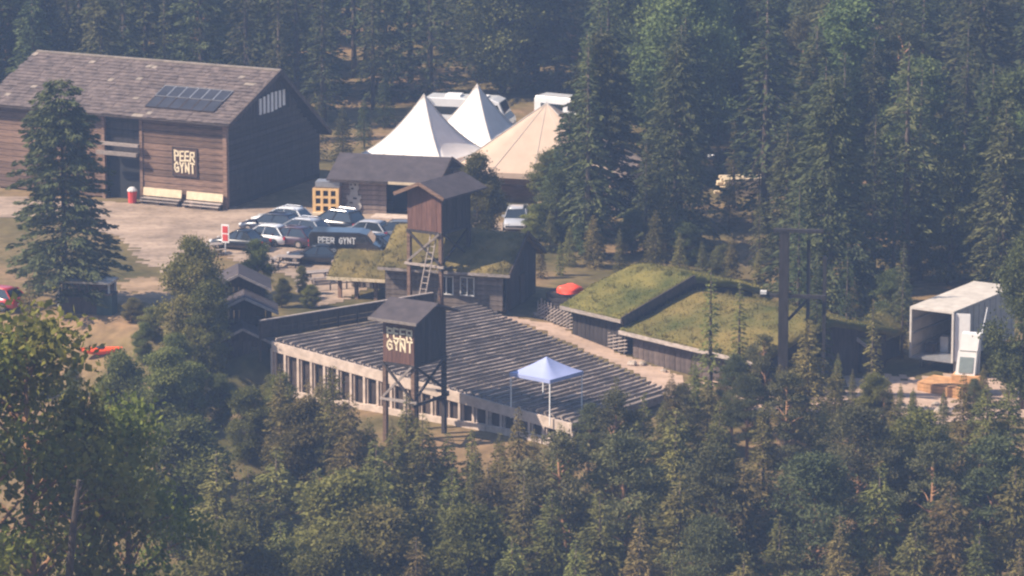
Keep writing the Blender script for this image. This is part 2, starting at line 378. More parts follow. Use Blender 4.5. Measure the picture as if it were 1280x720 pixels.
for x in (-1.07, 1.07): f.box((x, -.02, 0), (.07, .1, 2.2))
for z in (-1.1, 1.1): f.box((0, -.02, z), (2.21, .1, .07))
part('frame', f, dark_wood, sign)
lettering(['PEER', 'GYNT'], -.92, -.9, 1.86, 1.8, -.06, sign, cream_paint, .24, .22)
def wall_bench(loc, rz, L, label):
    t = thing('wall_bench', label, 'bench', loc, rz, 'cream benches along the barn wall')
    part('seat', MB().box((0, -.28, .48), (L, .42, .07)), grey_wood, t)
    part('backrest', MB().box((0, -.02, .92), (L, .07, .62), M=Matrix.Rotation(R(-8), 3, 'X')), cream_wood, t)
    part('shelf', MB().box((0, -.62, .3), (L, .25, .06)), grey_wood, t)
    for s in (-.46, 0, .46): part('leg', MB().box((s*L, -.3, .23), (.1, .5, .46)).box((s*L, .03, .55), (.1, .08, 1.1)), dark_wood, t)
BR = Matrix.Rotation(BA, 3, 'Z')
wall_bench(O+BR @ Vector((-5.5, -.35, 0)), BA, 3.4, 'cream backed bench beside the barn door, left of the other')
wall_bench(O+BR @ Vector((-1.75, -.35, 0)), BA, 3.2, 'cream backed bench against the barn wall, nearest the barn corner')
t = thing('litter_bin', 'small red litter bin with a pale lid beside the barn door', 'bin', O+BR @ Vector((-7.9, -.9, 0)), BA)
part('body', MB().tube([(0, 0, 0), (0, 0, .05), (0, 0, .95)], [.3, .33, .36], 10), red_plain, t)
part('lid', MB().tube([(0, 0, .95), (0, 0, 1.05), (0, 0, 1.25)], [.4, .4, .2], 10), pale_board, t)
# ------------------------------------------------------------------ low shed with bear cutout, honeycomb stall front
O2 = P(428, 266, 3.0); A2 = R(-14)
shed = thing('shed', 'low plank shed with dark felt roof in front of the white tents', 'shed', O2, A2)
boards('plank', shed, 0, 3.5, 0, 2.6, 7, mat('shed_plank', (.23, .17, .14), .85, .3, 2.0, rnd=.2), y=0, t=.1)
boards('plank', shed, 5.5, 7.3, 0, 2.6, 7, dark_or_shaded_log, y=.0, t=.1)
part('back_wall', MB().box((3.6, 5.6, 1.3), (7.3, .15, 2.6)), dark_or_shaded_log, shed)
part('side_wall', MB().prism([(7.2, .06, 0), (7.2, .06, 2.6), (7.2, 2.9, 3.85), (7.2, 5.5, 2.6), (7.2, 5.5, 0)], (.12, 0, 0)), dark_or_shaded_log, shed)
part('side_wall', MB().prism([(0, .06, 0), (0, .06, 2.6), (0, 2.9, 3.85), (0, 5.5, 2.6), (0, 5.5, 0)], (.12, 0, 0)), dark_or_shaded_log, shed)
part('shade_backing', MB().box((4.5, 2.2, 1.3), (2.1, .1, 2.6)), dark_hole, shed)  # near-black sheet painted for the shade of the open bay
gable_roof(shed, -1.0, 7.9, -.9, 6.6, 2.75, 4.15, felt)
part('fascia', MB().box((5.6, -.93, 2.66), (3.4, .05, .2)), cream_wood, shed)  # sunlit stretch of fascia, its brightness put into paler wood
part('fascia', MB().box((1.6, -.93, 2.66), (4.6, .05, .2)), dark_wood, shed)
sb = MB(); sb.beam((7.92, -.92, 2.7), (7.92, 2.85, 4.1), .06, .24).beam((7.92, 6.62, 2.7), (7.92, 2.85, 4.1), .06, .24); part('verge_board', sb, dark_wood, shed)
part('floor_slab', MB().box((5.2, -.9, .06), (5.0, 1.6, .12)), concrete, shed)
bc = [(.05,0),(.35,-.02),(.5,.12),(.62,-.02),(1.1,0),(1.28,.3),(1.12,.75),(1.25,.95),(1.2,1.15),(1.0,1.1),(.95,1.45),(1.08,1.7),(1.02,2.0),(1.2,2.2),(1.1,2.42),(.9,2.3),(.5,2.32),(.28,2.42),(.15,2.25),(.32,2.0),(.28,1.7),(.4,1.45),(.3,1.1),(.1,1.15),(.05,.9),(.22,.7),(0,.3)]
t = thing('bear_cutout', 'grey bear-shaped cutout board on the shed wall', 'cutout', O2+Matrix.Rotation(A2, 3, 'Z') @ Vector((.3, -.14, .3)), A2)
part('figure', MB().prism([(x, 0, z) for x, z in bc], (0, .05, 0)), bear_grey, t)
fm = MB()
for x, z, sx, sz in ((.45, 1.95, .12, .14), (.78, 1.95, .12, .14), (.55, 1.65, .2, .12), (.75, .9, .3, .15), (.45, .55, .25, .12)): fm.box((x, -.012, z), (sx, .02, sz))
part('face_marking', fm, dark_wood, t)
O3 = P(391, 268, 3.0)
t = thing('crate_stall', 'yellow plywood stall front with nine dark square openings', 'stall', O3, R(-10))
fr = MB()
for i in range(4): fr.box((.12+i*.6, 0, 1.05), (.24 if i in (0, 3) else .2, .1, 2.0))
for k in range(4): fr.box((1.02, .005, .16+k*.6), (2.02, .1, .26 if k == 0 else .17))
part('front', fr, yellow_ply, t)
for i in range(3):
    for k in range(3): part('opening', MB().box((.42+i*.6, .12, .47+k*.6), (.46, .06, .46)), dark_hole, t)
part('cabinet', MB().box((1.05, .95, 1.05), (2.05, 1.5, 2.0)), mat('stall_brown', (.2, .12, .08), .8), t)
part('top_box', MB().box((1.1, .85, 2.3), (1.9, 1.2, .42)), metal_grey, t)
part('base_board', MB().box((1.0, -.25, .12), (1.9, .3, .2)), cream_wood, t)
# ------------------------------------------------------------------ tents
seam_m = mat('canvas_seam', (.52, .47, .42), .7, .1)
def pagoda(name, label, cat, corner, rz, W, D, eave, hpk, m, group=None, wall=True, sag=1.9, frac=None):
    t = thing(name, label, cat, corner, rz, group)
    cx, cyy = W/2, D/2; n = 14; rings = []; mb = MB()
    for i in range(n+1):
        f = i/n; k = 1-f
        z = eave+(hpk-eave)*(f**sag*.55+f*.45) if sag != 1 else eave+(hpk-eave)*f
        ring = []
        for a, b in ((-1, -1), (1, -1), (1, 1), (-1, 1)):
            for j in range(6):
                q = j/6; na, nb = {(-1, -1): (1, -1), (1, -1): (1, 1), (1, 1): (-1, 1), (-1, 1): (-1, -1)}[(a, b)]
                xx, yy = a+(na-a)*q, b+(nb-b)*q
                dip = (q*(1-q))*.35*k*f
                ring.append((cx+xx*W/2*k*.995+(.0), cyy+yy*D/2*k*.995, z-dip*(hpk-eave)*.5))
        rings.append(ring)
    for r in rings: mb.v += r
    mb.f = [(i*24+j, i*24+(j+1) % 24, (i+1)*24+(j+1) % 24, (i+1)*24+j) for i in range(n) for j in range(24)]
    part('canopy', mb, m, t, True)
    for a, b in ((-1, -1), (1, -1), (1, 1), (-1, 1)):
        pts = []
        for i in range(n+1):
            f = i/n; k = 1-f; z = eave+(hpk-eave)*(f**sag*.55+f*.45) if sag != 1 else eave+(hpk-eave)*f
            pts.append((cx+a*W/2*k, cyy+b*D/2*k, z+.02))
        part('seam', MB().tube(pts, [.035]*len(pts), 4), seam_m, t)
    for q in (.25, .5, .75):
        pts = []
        for i in range(n+1):
            f = i/n; k = 1-f; z = eave+(hpk-eave)*(f**sag*.55+f*.45) if sag != 1 else eave+(hpk-eave)*f
            pts.append((cx+(-1+2*q)*W/2*k, cyy-D/2*k, z-(q*(1-q))*.175*k*f*(hpk-eave)+.015))
        part('seam', MB().tube(pts, [.022]*len(pts), 4), seam_m, t)
    va = MB()
    for (x, y, sx, sy) in ((W/2, -.03, W, .03), (W/2, D+.03, W, .03), (-.03, D/2, .03, D), (W+.03, D/2, .03, D)): va.box((x, y, eave-.18), (sx, sy, .42))
    part('valance', va, m, t)
    part('finial', MB().tube([(cx, cyy, hpk-.4), (cx, cyy, hpk+.08)], [.10, .04], 8), metal_grey, t)
    for x in (.05, W-.05):
        for y in (.05, D-.05): part('pole', MB().tube([(x, y, -.3), (x, y, eave)], [.06, .06], 6), pale_metal, t)
    for x, y, ex, ey in ((0, 0, -1.2, -1.0), (W, 0, 1.2, -1.0)): part('guy_rope', MB().tube([(x, y, eave), (x+ex, y+ey, -.1)], [.018, .018], 4), pale_metal, t)
    if wall:
        part('side_wall', MB().box((W/2, D-.08, eave/2-.1), (W-.2, .03, eave-.3)), m, t)
        part('side_wall', MB().box((W-.08, D/2, eave/2-.1), (.03, D-.2, eave-.3)), m, t)
        part('side_wall', MB().box((W*.75, .04, eave/2-.1), (W*.45, .03, eave-.3)), m, t)
    return t
TA = R(-33)
c1 = P(452, 190, 5.7); c1.z = 3.0
pk = PY(528, 122, c1.y-1.0)
pagoda('pagoda_tent', 'white peaked tent nearest the shed, in front of its twin', 'tent', c1, TA, 7.6, 6.4, 2.6, pk.z-3.0, white_pvc, 'white peaked tents')
c2 = c1+Matrix.Rotation(TA, 3, 'Z') @ Vector((.9, 6.5, 0))
pagoda('pagoda_tent', 'white peaked tent standing behind its twin, before the motorhome', 'tent', c2, TA, 7.4, 6.2, 2.6, 7.2, white_pvc, 'white peaked tents')
c3 = P(560, 213, 5.5); c3.z = 3.0
pagoda('marquee_tent', 'large beige pitched tent between the white tents and spruces', 'tent', c3, R(-15), 13.6, 8.2, 2.5, 7.4, beige_pvc, sag=1)
# ------------------------------------------------------------------ vehicles
PAINT = {k: mat('paint_'+k, c, .28, .04, 1.0, spec=.5, coat=.8) for k, c in {'black': (.012, .013, .016), 'navy': (.02, .026, .05), 'white': (.75, .75, .76), 'silver': (.38, .39, .42), 'plum': (.06, .03, .045), 'grey': (.10, .105, .115), 'red': (.45, .03, .03), 'blue': (.03, .08, .25)}.items()}
def wheel(parent, x, y, r, wd=.22):
    s = 1 if y > 0 else -1
    tb = MB().tube([(x, y-s*wd/2, r), (x, y-s*wd/2+.001*s, r), (x, y+s*wd/2, r)], [r*.9, r, r], 14)
    o = part('wheel', tb, rubber, parent)
    part('rim', MB().tube([(x, y+s*(wd/2-.02), r), (x, y+s*(wd/2+.015), r)], [r*.62, r*.55], 10), chrome, o)
def car(name, label, loc, ang, paint, L=4.4, W=1.8, Hh=1.5, style='hatch', rails=False, group='cars parked on the gravel yard', cat='car'):
    t = thing(name, label, cat, loc, ang, group)
    p = PAINT[paint]; h = L/2; hw = W/2
    belt = .62*Hh; gc = .22
    hood = {'hatch': .56, 'suv': .60, 'sedan': .55, 'wagon': .55}[style]*Hh
    rear = belt if style != 'sedan' else belt*.98
    st = [(-h, gc+.12, rear*.72, hw*.78), (-h+.12, gc+.02, rear*.96, hw*.92), (-h*.6, gc, belt, hw), (0, gc, belt*.99, hw), (h*.38, gc, belt*.96, hw), (h*.62, gc, hood, hw*.98), (h-.25, gc, hood*.86, hw*.9), (h-.04, gc+.05, hood*.66, hw*.78), (h, gc+.15, hood*.5, hw*.7)]
    mb = MB(); n = 10
    for (x, zb, zt, wv) in st:
        for (a, z) in ((-.86, zb), (-1, zb+.16), (-1.0, zb+(zt-zb)*.6), (-.95, zt-.05), (-.8, zt), (.8, zt), (.95, zt-.05), (1.0, zb+(zt-zb)*.6), (1, zb+.16), (.86, zb)): mb.v.append((x, a*wv, z))
    mb.f = [(i*n+j, (i+1)*n+j, (i+1)*n+(j+1) % n, i*n+(j+1) % n) for i in range(len(st)-1) for j in range(n)]
    mb.f += [tuple(range(n)), tuple(range((len(st)-1)*n, len(st)*n))[::-1]]
    part('body', mb, p, t, True)
    xw0, xw1 = h*.46, h*.08                      # windscreen base / top
    xr1, xr0 = {'hatch': (-h*.68, -h*.93), 'suv': (-h*.78, -h*.95), 'sedan': (-h*.38, -h*.66), 'wagon': (-h*.72, -h*.95)}[style]
    zb, zt, wb, wt = belt-.03, Hh-.05, hw*.93, hw*.72
    def q(name, pts, m, par=t, off=.03):
        pts = [Vector(a) for a in pts]; nn = (pts[1]-pts[0]).cross(pts[2]-pts[0]).normalized()
        return part(name, MB().prism(pts, nn*-off), m, par)
    q('windscreen', [(xw0, -wb, zb), (xw0, wb, zb), (xw1, wt, zt), (xw1, -wt, zt)], glassm)
    q('rear_window', [(xr0, wb, zb), (xr0, -wb, zb), (xr1, -wt, zt), (xr1, wt, zt)], glassm)
    for s in (-1, 1):
        pts = [(xr0, s*wb, zb), (xw0, s*wb, zb), (xw1, s*wt, zt), (xr1, s*wt, zt)]
        sw = q('side_window', pts if s < 0 else pts[::-1], glassm)
        for (a, b) in ((xw0, xw1), (xr0, xr1), ((xw0+xr0)*.5+.15, (xw1+xr1)*.5+.1)):
            part('pillar', MB().beam((a, s*(wb+.012), zb-.02), (b, s*(wt+.012), zt), .05, .09), p, sw)
        part('headlight', MB().box((h-.2, s*hw*.68, hood*.72), (.3, .34, .14)), head_white, t)
        part('taillight', MB().box((-h+.06, s*hw*.74, rear*.78), (.16, .26, .22)), tail_red, t)
        part('mirror', MB().box((xw0-.25, s*(hw+.08), belt+.06), (.14, .2, .14)), p, t)
        if rails:
            part('roof_rail', MB().tube([(xw1-.15, s*wt*.9, zt+.03), (xw1-.35, s*wt*.9, zt+.13), (xr1+.3, s*wt*.9, zt+.13), (xr1+.1, s*wt*.9, zt+.03)], [.03]*4, 6), chrome, t)
        for x in (h*.62, -h*.60): wheel(t, x, s*(hw-.1), .33)
    rf = MB()
    for (x, k, z) in ((xr1-.06, .98, zt-.01), (xr1+.35, 1, zt+.05), ((xr1+xw1)/2, 1, zt+.075), (xw1-.25, 1, zt+.05), (xw1+.06, .98, zt-.01)):
        for (a, dz) in ((-1, -.02), (-.6, .03), (.6, .03), (1, -.02), (0, -.07)): rf.v.append((x, a*wt*k, z+dz))
    rf.f = [(i*5+j, (i+1)*5+j, (i+1)*5+(j+1) % 5, i*5+(j+1) % 5) for i in range(4) for j in range(5)]+[(0, 1, 2, 3, 4), (24, 23, 22, 21, 20)]
    part('roof', rf, p, t, True)
    part('number_plate', MB().box((-h+.03, 0, rear*.5), (.08, .5, .12)), white_paint, t)
    return t
def at(px, py): return Pg(px, py)
A1_ = R(152)   # nose towards the barn
car('parked_car', 'black sport utility car with red tail lights, nearest the yellow stall', at(417, 289), R(150), 'black', 4.6, 1.9, 1.68, 'suv', True)
car('parked_car', 'dark estate car in highlight silver with shining roof rails beside the black sport utility', at(372, 297), R(156), 'silver', 4.7, 1.85, 1.5, 'wagon', True)  # a dark car; its highlights are put into silver paint
car('parked_car', 'dark blue estate car behind the white hatchback', at(338, 290), R(158), 'navy', 4.6, 1.82, 1.48, 'wagon')
car('parked_car', 'white hatchback in the row of dark cars', at(330, 305), R(155), 'white', 4.2, 1.78, 1.5, 'hatch')
car('parked_car', 'plum coloured car between the white hatchback and the lettered van', at(360, 307), R(156), 'plum', 4.3, 1.8, 1.48, 'hatch')
car('parked_car', 'black saloon beside the small red sign', at(300, 311), R(156), 'black', 4.4, 1.8, 1.45, 'sedan')
car('parked_car', 'dark grey car parked just left of the upper watchtower', at(492, 301), R(168), 'grey', 4.4, 1.8, 1.55, 'suv')
car('parked_car', 'black saloon with glinting windscreen in front of the grass-roofed pavilion', at(478, 318), R(-20), 'black', 4.5, 1.8, 1.45, 'sedan')
car('parked_car', 'silver car by the wide broadleaf tree below the beige tent', at(646, 284), R(-95), 'silver', 4.3, 1.8, 1.5, 'hatch')
car('parked_car', 'dark navy car in the forest clearing beside the pale timber', at(918, 203), R(170), 'navy', 4.3, 1.8, 1.5, 'hatch', group='vehicles in the forest edge')
car('parked_car', 'red car at the left edge of the photo below the tall spruce', at(-6, 384), R(150), 'red', 4.2, 1.8, 1.5, 'hatch', group='vehicles by the lower bank')
car('parked_car', 'long low black car in front of the lettered van', at(396, 329), R(172), 'black', 4.7, 1.85, 1.4, 'sedan')
def van(name, label, loc, ang, paint, L, W, Hh, text=None, group=None, cat='van', nose=.75, stripe=None):
    t = thing(name, label, cat, loc, ang, group); p = PAINT[paint]; h, hw = L/2, W/2
    prof = [(-h, .35), (-h, Hh*.9), (-h+.15, Hh), (h-nose-.9, Hh), (h-nose-.3, Hh*.93), (h-nose*.8, Hh*.62), (h-.1, Hh*.5), (h, Hh*.36), (h, .35)]
    mb = MB(); secs = ((-1, -.06), (-.96, 0), (.96, 0), (1, -.06))
    n = len(prof)
    for a, d in secs:
        for x, z in prof: mb.v.append((x*(1-.02*(abs(a) == 1)), a*hw, z+(d if z > .5 else .05 if abs(a) == 1 else 0)))
    mb.f = [(i*n+j, i*n+(j+1) % n, (i+1)*n+(j+1) % n, (i+1)*n+j) for i in range(3) for j in range(n)]+[tuple(range(n))[::-1], tuple(range(3*n, 4*n))]
    part('body', mb, p, t)
    a, b = Vector((h-nose*.8, 0, Hh*.63)), Vector((h-nose-.3, 0, Hh*.915)); nn = Vector((b.z-a.z, 0, a.x-b.x)).normalized()
    part('windscreen', MB().prism([a+Vector((0, -hw*.86, 0))+nn*.02, a+Vector((0, hw*.86, 0))+nn*.02, b+Vector((0, hw*.8, 0))+nn*.02, b+Vector((0, -hw*.8, 0))+nn*.02], nn*.02), glassm, t)
    for s in (-1, 1):
        y = s*(hw+.005)
        part('side_window', MB().prism([(h-nose*.95-.1, y, Hh*.6), (h-nose-.45, y, Hh*.86), (h-nose-1.2, y, Hh*.86), (h-nose-1.2, y, Hh*.6)], (0, s*.015, 0)), glassm, t)
        if stripe: part('side_window', MB().box(((-h+.5+h-nose-1.5)/2, y, Hh*.68), (L-nose-2.3, .03, Hh*.2)), glassm, t)
        part('headlight', MB().box((h-.05, s*hw*.72, Hh*.36), (.14, .3, .22)), head_white, t)
        part('taillight', MB().box((-h-.01, s*hw*.9, Hh*.42), (.06, .14, .5)), tail_red, t)
        for x in (h-.95, -h+1.1): wheel(t, x, s*(hw-.11), .36)
    if text:
        # the lettered side faces local -y when the nose points along +x
        lettering([text], -h+.7, Hh*.58, 2.75, .5, -(hw+.03), t, white_paint, .22, .2)
    return t
vl = van('lettered_van', 'black van lettered PEER GYNT in white on its side', at(434, 322), R(-8), 'black', 5.3, 1.95, 2.05, 'PEER GYNT', 'cars parked on the gravel yard')
mh = van('motorhome', 'long white motorhome behind the white peaked tents', P(588, 169, 3.0)+Vector((0, 0, 0)), R(-14), 'white', 7.4, 2.4, 3.3, None, 'vehicles in the forest edge', 'motorhome', .6, True)
part('roof_box', MB().box((-1.4, 0, 3.38), (1.3, 1.1, .22)), white_paint, mh)
part('roof_box', MB().box((1.2, 0, 3.36), (.8, .8, .18)), white_paint, mh)
van('caravan_van', 'pale van half hidden behind the peak of the beige tent', P(708, 158, 3.0), R(-30), 'white', 5.2, 2.0, 2.6, None, 'vehicles in the forest edge', 'van', .75, True)
# yard sign, picnic tables
car('parked_car', 'white estate car behind the dark blue estate car, nearest the barn corner', at(352, 283), R(156), 'white', 4.5, 1.8, 1.5, 'wagon', True)
car('parked_car', 'silver hatchback between the black sport utility and the lettered van', at(455, 300), R(160), 'silver', 4.1, 1.75, 1.5, 'hatch')
t = thing('post_sign', 'narrow red and white sign on a post at the car row', 'sign', at(282, 318), R(-20))
part('post', MB().tube([(0, 0, 0), (0, 0, 1.2)], [.04, .04], 6), pale_metal, t)
part('board', MB().box((0, 0, 1.55), (.6, .05, 1.35)), white_paint, t)
for z in (1.85, 1.25): part('red_field', MB().box((0, -.035, z), (.42, .02, .5)), red_plain, t)
def picnic(loc, rz, label):
    t = thing('picnic_table', label, 'picnic table', loc, rz, 'picnic tables by the pavilion')
    for y in (-.28, 0, .28): part('tabletop', MB().box((0, y, .74), (1.9, .25, .05)), grey_wood, t)
    for y in (-.75, .75): part('seat', MB().box((0, y, .44), (1.9, .26, .05)), grey_wood, t)
    for x in (-.65, .65):
        part('leg', MB().beam((x, -.7, 0), (x, -.2, .72), .08, .06), dark_wood, t); part('leg', MB().beam((x, .7, 0), (x, .2, .72), .08, .06), dark_wood, t)
        part('brace', MB().box((x, 0, .38), (.06, 1.6, .09)), dark_wood, t)
picnic(at(398, 352), R(20), 'grey picnic table closest to the grass-roofed pavilion')
picnic(at(362, 333), R(-15), 'grey picnic table just below the long low black car')
picnic(at(330, 336), R(10), 'grey picnic table behind the round birch')
picnic(at(262, 318), R(30), 'grey picnic table left of the red and white sign')
t = thing('rail_fence', 'low grey pole fence behind the pavilion tables', 'fence', at(372, 366), R(20))
for i in range(6): part('post', MB().tube([(i*1.2, 0, 0), (i*1.2, .02, 1.0)], [.06, .05], 6), grey_wood, t)
for z in (.45, .85): part('rail', MB().tube([(-.2, .07, z), (6.2, .07, z+.03)], [.05, .045], 6), grey_wood, t)
# ------------------------------------------------------------------ turf-roofed buildings
import mathutils.noise as mn
def turf_slab(parent, x0, x1, y0, y1, ze, zr, m, t=.35, ridge=None, lift=0):
    """two turf slopes as one rumpled thick sheet plus upright blades of grass"""
    ym = (y0+y1)/2 if ridge is None else ridge
    nxx = max(6, int((x1-x0)/.45)); nyy = 26; mb = MB(); sd = random.random()*50
    def H(x, y):
        k = (y-y0)/(ym-y0) if y < ym else (y1-y)/(y1-ym)
        k = max(0, min(1, k)); kk = k-.06*max(0, (k-.8)/.2)**2
        return ze+(zr-ze)*kk+.15*mn.noise(Vector((x*.45+sd, y*.45, 0)))+.03*mn.noise(Vector((x*3+sd, y*3, 5)))
    for j in range(nyy+1):
        for i in range(nxx+1):
            e = .12*mn.noise(Vector((i*.6+sd, j*.6, 9)))
            x = x0+(x1-x0)*i/nxx+(e if i in (0, nxx) else 0); y = y0+(y1-y0)*j/nyy+(e if j in (0, nyy) else 0)
            mb.v.append((x, y, H(x, y)+(-.08 if i in (0, nxx) or j in (0, nyy) else 0)))
    N = len(mb.v)
    for j in range(nyy+1):
        for i in range(nxx+1):
            v = mb.v[j*(nxx+1)+i]; mb.v.append((v[0], v[1], v[2]-t))
    q = lambda i, j, o=0: o+j*(nxx+1)+i
    for j in range(nyy):
        for i in range(nxx):
            mb.f.append((q(i, j), q(i+1, j), q(i+1, j+1), q(i, j+1))); mb.f.append((q(i, j, N), q(i, j+1, N), q(i+1, j+1, N), q(i+1, j, N)))
    for i in range(nxx): mb.f += [(q(i, 0), q(i, 0, N), q(i+1, 0, N), q(i+1, 0)), (q(i, nyy), q(i+1, nyy), q(i+1, nyy, N), q(i, nyy, N))]
    for j in range(nyy): mb.f += [(q(0, j), q(0, j+1), q(0, j+1, N), q(0, j, N)), (q(nxx, j), q(nxx, j, N), q(nxx, j+1, N), q(nxx, j+1))]
    rf = part('turf_roof', mb, m, parent, True)
    g = MB()
    for _ in range(int((x1-x0)*(y1-y0)*45)):
        x, y = random.uniform(x0, x1), random.uniform(y0, y1); z = H(x, y); hh = random.uniform(.03, .10); a = random.random()*6.28; wdt = random.uniform(.03, .08)
        dx, dy = math.cos(a)*wdt, math.sin(a)*wdt; lx, ly = random.gauss(0, .07), random.gauss(0, .07)
        g.add([(x-dx, y-dy, z-.05), (x+dx, y+dy, z-.05), (x+lx, y+ly, z+hh)], [(0, 1, 2)])
    for _ in range(int((x1-x0)*(y1-y0)*.55)):
        cx_, cy_ = random.uniform(x0, x1), random.uniform(y0, y1); hb = random.uniform(.12, .34)
        for _k in range(16):
            x, y = min(x1, max(x0, cx_+random.gauss(0, .16))), min(y1, max(y0, cy_+random.gauss(0, .16))); z = H(x, y); a = random.random()*6.28; dx, dy = math.cos(a)*.04, math.sin(a)*.04
            g.add([(x-dx, y-dy, z-.05), (x+dx, y+dy, z-.05), (x+random.gauss(0, .12), y+random.gauss(0, .12), z+hb*random.uniform(.5, 1.1))], [(0, 1, 2)])
    for _ in range(int((x1-x0)*40)):
        x = random.uniform(x0, x1); y, s_ = (y0, -1) if random.random() < .7 else (y1, 1); z = H(x, y)-.06; ln_ = random.uniform(.1, .42); wd_ = random.uniform(.03, .07)
        g.add([(x-wd_, y, z), (x+wd_, y, z), (x+random.gauss(0, .08), y+s_*random.uniform(.05, .22), z-ln_*random.uniform(.3, 1))], [(0, 1, 2)])
    for _ in range(int((y1-y0)*40)):
        y = random.uniform(y0, y1); x, s_ = (x0, -1) if random.random() < .4 else (x1, 1); z = H(x, y)-.06; ln_ = random.uniform(.1, .35); wd_ = random.uniform(.03, .07)
        g.add([(x, y-wd_, z), (x, y+wd_, z), (x+s_*random.uniform(.05, .2), y+random.gauss(0, .08), z-ln_)], [(0, 1, 2)])
    part('grass', g, m, rf, kind='stuff')
    return rf
# pavilion with open posts
Oa = P(420, 372, 3.0)
t = thing('turf_pavilion', 'small open pavilion with a grass roof behind the stand', 'pavilion', Oa, R(-15))
for x in (0, 1.2, 2.6, 4.6):
    for y in (0, 3.6): part('post', MB().box((x+.3, y, .9), (.24, .24, 1.9)), brown_log if y == 0 else dark_or_shaded_log, t)
turf_slab(t, -.4, 5.4, -.6, 4.4, 1.75, 3.2, sod_olive)
part('eave_board', MB().box((2.5, -.68, 1.5), (5.9, .08, .22)), cream_wood, t)
part('back_wall', MB().box((2.5, 3.7, .9), (5.0, .12, 1.7)), grey_wood, t)
# larger turf house behind the upper tower
Ob = P(632, 391, 3.0); Ab = R(-17)
t = thing('turf_house', 'dark timber house with a grass roof behind the upper watchtower', 'house', Ob, Ab)
boards('plank', t, -8.6, -.2, .1, 2.9, 8, mat('turf_house_log', (.16, .125, .105), .85, .35, 2, rnd=.25), y=0, t=.16)
boards('plank', t, .1, 7.0, 0, 3.1, 15, dark_or_shaded_log, y=0, t=.12, axis='y', vertical=True)
part('gable', MB().prism([(-.06, 0, 3.0), (-.06, 3.55, 4.75), (-.06, 7.1, 3.0)], (.12, 0, 0)), dark_or_shaded_log, t)
part('back_wall', MB().box((-4.3, 7.1, 1.5), (8.6, .15, 3.0)), dark_or_shaded_log, t)
part('side_wall', MB().box((-8.6, 3.5, 1.5), (.15, 7.0, 3.0)), dark_or_shaded_log, t)
for x in (-4.2, -2.7): 
    wn = part('window', MB().box((x, -.11, 1.7), (.9, .06, 1.2)), glassm, t)
    wf = MB()
    for s in (-.48, 0, .48): wf.box((x+s, -.15, 1.7), (.07, .05, 1.3))
    for s in (-.63, .63): wf.box((x, -.152, 1.7+s), (1.03, .05, .07))
    part('frame', wf, pale_board, wn)
turf_slab(t, -9.0, .45, -.7, 7.8, 2.98, 5.1, sod_olive)
vb = MB(); vb.beam((.52, -.75, 2.75), (.52, 3.55, 4.9), .1, .3).beam((.52, 7.85, 2.75), (.52, 3.55, 4.9), .1, .3); part('verge_board', vb, dark_wood, t)
part('eave_board', MB().box((-4.2, -.78, 2.72), (9.5, .08, .2)), grey_wood, t)
part('door', MB().box((.12, 3.5, 1.0), (.08, 1.1, 2.0)), dark_wood, t)
# right hand pair, eaves towards the stand
Ar = R(-48)
Oc = P(717, 417, 2.2); Oc.z = hg(Oc.x, Oc.y)
t = thing('turf_barn', 'low turf-roofed building with the greenest grass roof', 'building', Oc, Ar)
boards('plank', t, 0, 4.9, -.4, 2.25, 12, dark_or_shaded_log, y=0, t=.1, vertical=True)
part('side_wall', MB().prism([(4.95, 0, -1), (4.95, 0, 2.2), (4.95, 6.2, 3.75), (4.95, 12, 2.2), (4.95, 12, -1)], (.12, 0, 0)), dark_or_shaded_log, t)
part('side_wall', MB().prism([(-.1, 0, -1), (-.1, 0, 2.2), (-.1, 6.2, 3.75), (-.1, 12, 2.2), (-.1, 12, -1)], (.12, 0, 0)), dark_or_shaded_log, t)
part('back_wall', MB().box((2.45, 12, .8), (5.0, .12, 1.8)), dark_or_shaded_log, t)
turf_slab(t, -.5, 5.5, -.7, 13, 2.25, 4.15, sod_green, .4, ridge=6.0)
part('eave_board', MB().box((2.5, -.8, 1.92), (6.0, .1, .24)), grey_wood, t)
part('verge_board', MB().beam((5.58, -.8, 1.95), (5.58, 6.0, 3.9), .1, .55), dark_wood, t)
Od = P(792, 440, 1.9)
t = thing('turf_barn', 'long turf-roofed building with browning grass, nearest the trees', 'building', Od, Ar)
boards('plank', t, 0, 11.6, -.6, 1.75, 23, mat('turf_barn_board', (.10, .075, .065), .85, .3, 2, rnd=.3), y=0, t=.1, vertical=True)
part('side_wall', MB().prism([(-.1, 0, -1), (-.1, 0, 1.6), (-.1, 6.2, 3.1), (-.1, 12, 1.6), (-.1, 12, -1)], (.12, 0, 0)), dark_or_shaded_log, t)
part('side_wall', MB().prism([(11.6, 0, -1), (11.6, 0, 1.6), (11.6, 6.2, 3.1), (11.6, 12, 1.6), (11.6, 12, -1)], (.12, 0, 0)), dark_or_shaded_log, t)
part('back_wall', MB().box((5.8, 12, .6), (11.6, .12, 2.2)), dark_or_shaded_log, t)
turf_slab(t, -.5, 12.2, -.7, 12.6, 1.72, 3.35, sod_brown, .4, ridge=6.0)
part('eave_board', MB().box((5.8, -.8, 1.38), (12.8, .1, .26)), grey_wood, t)
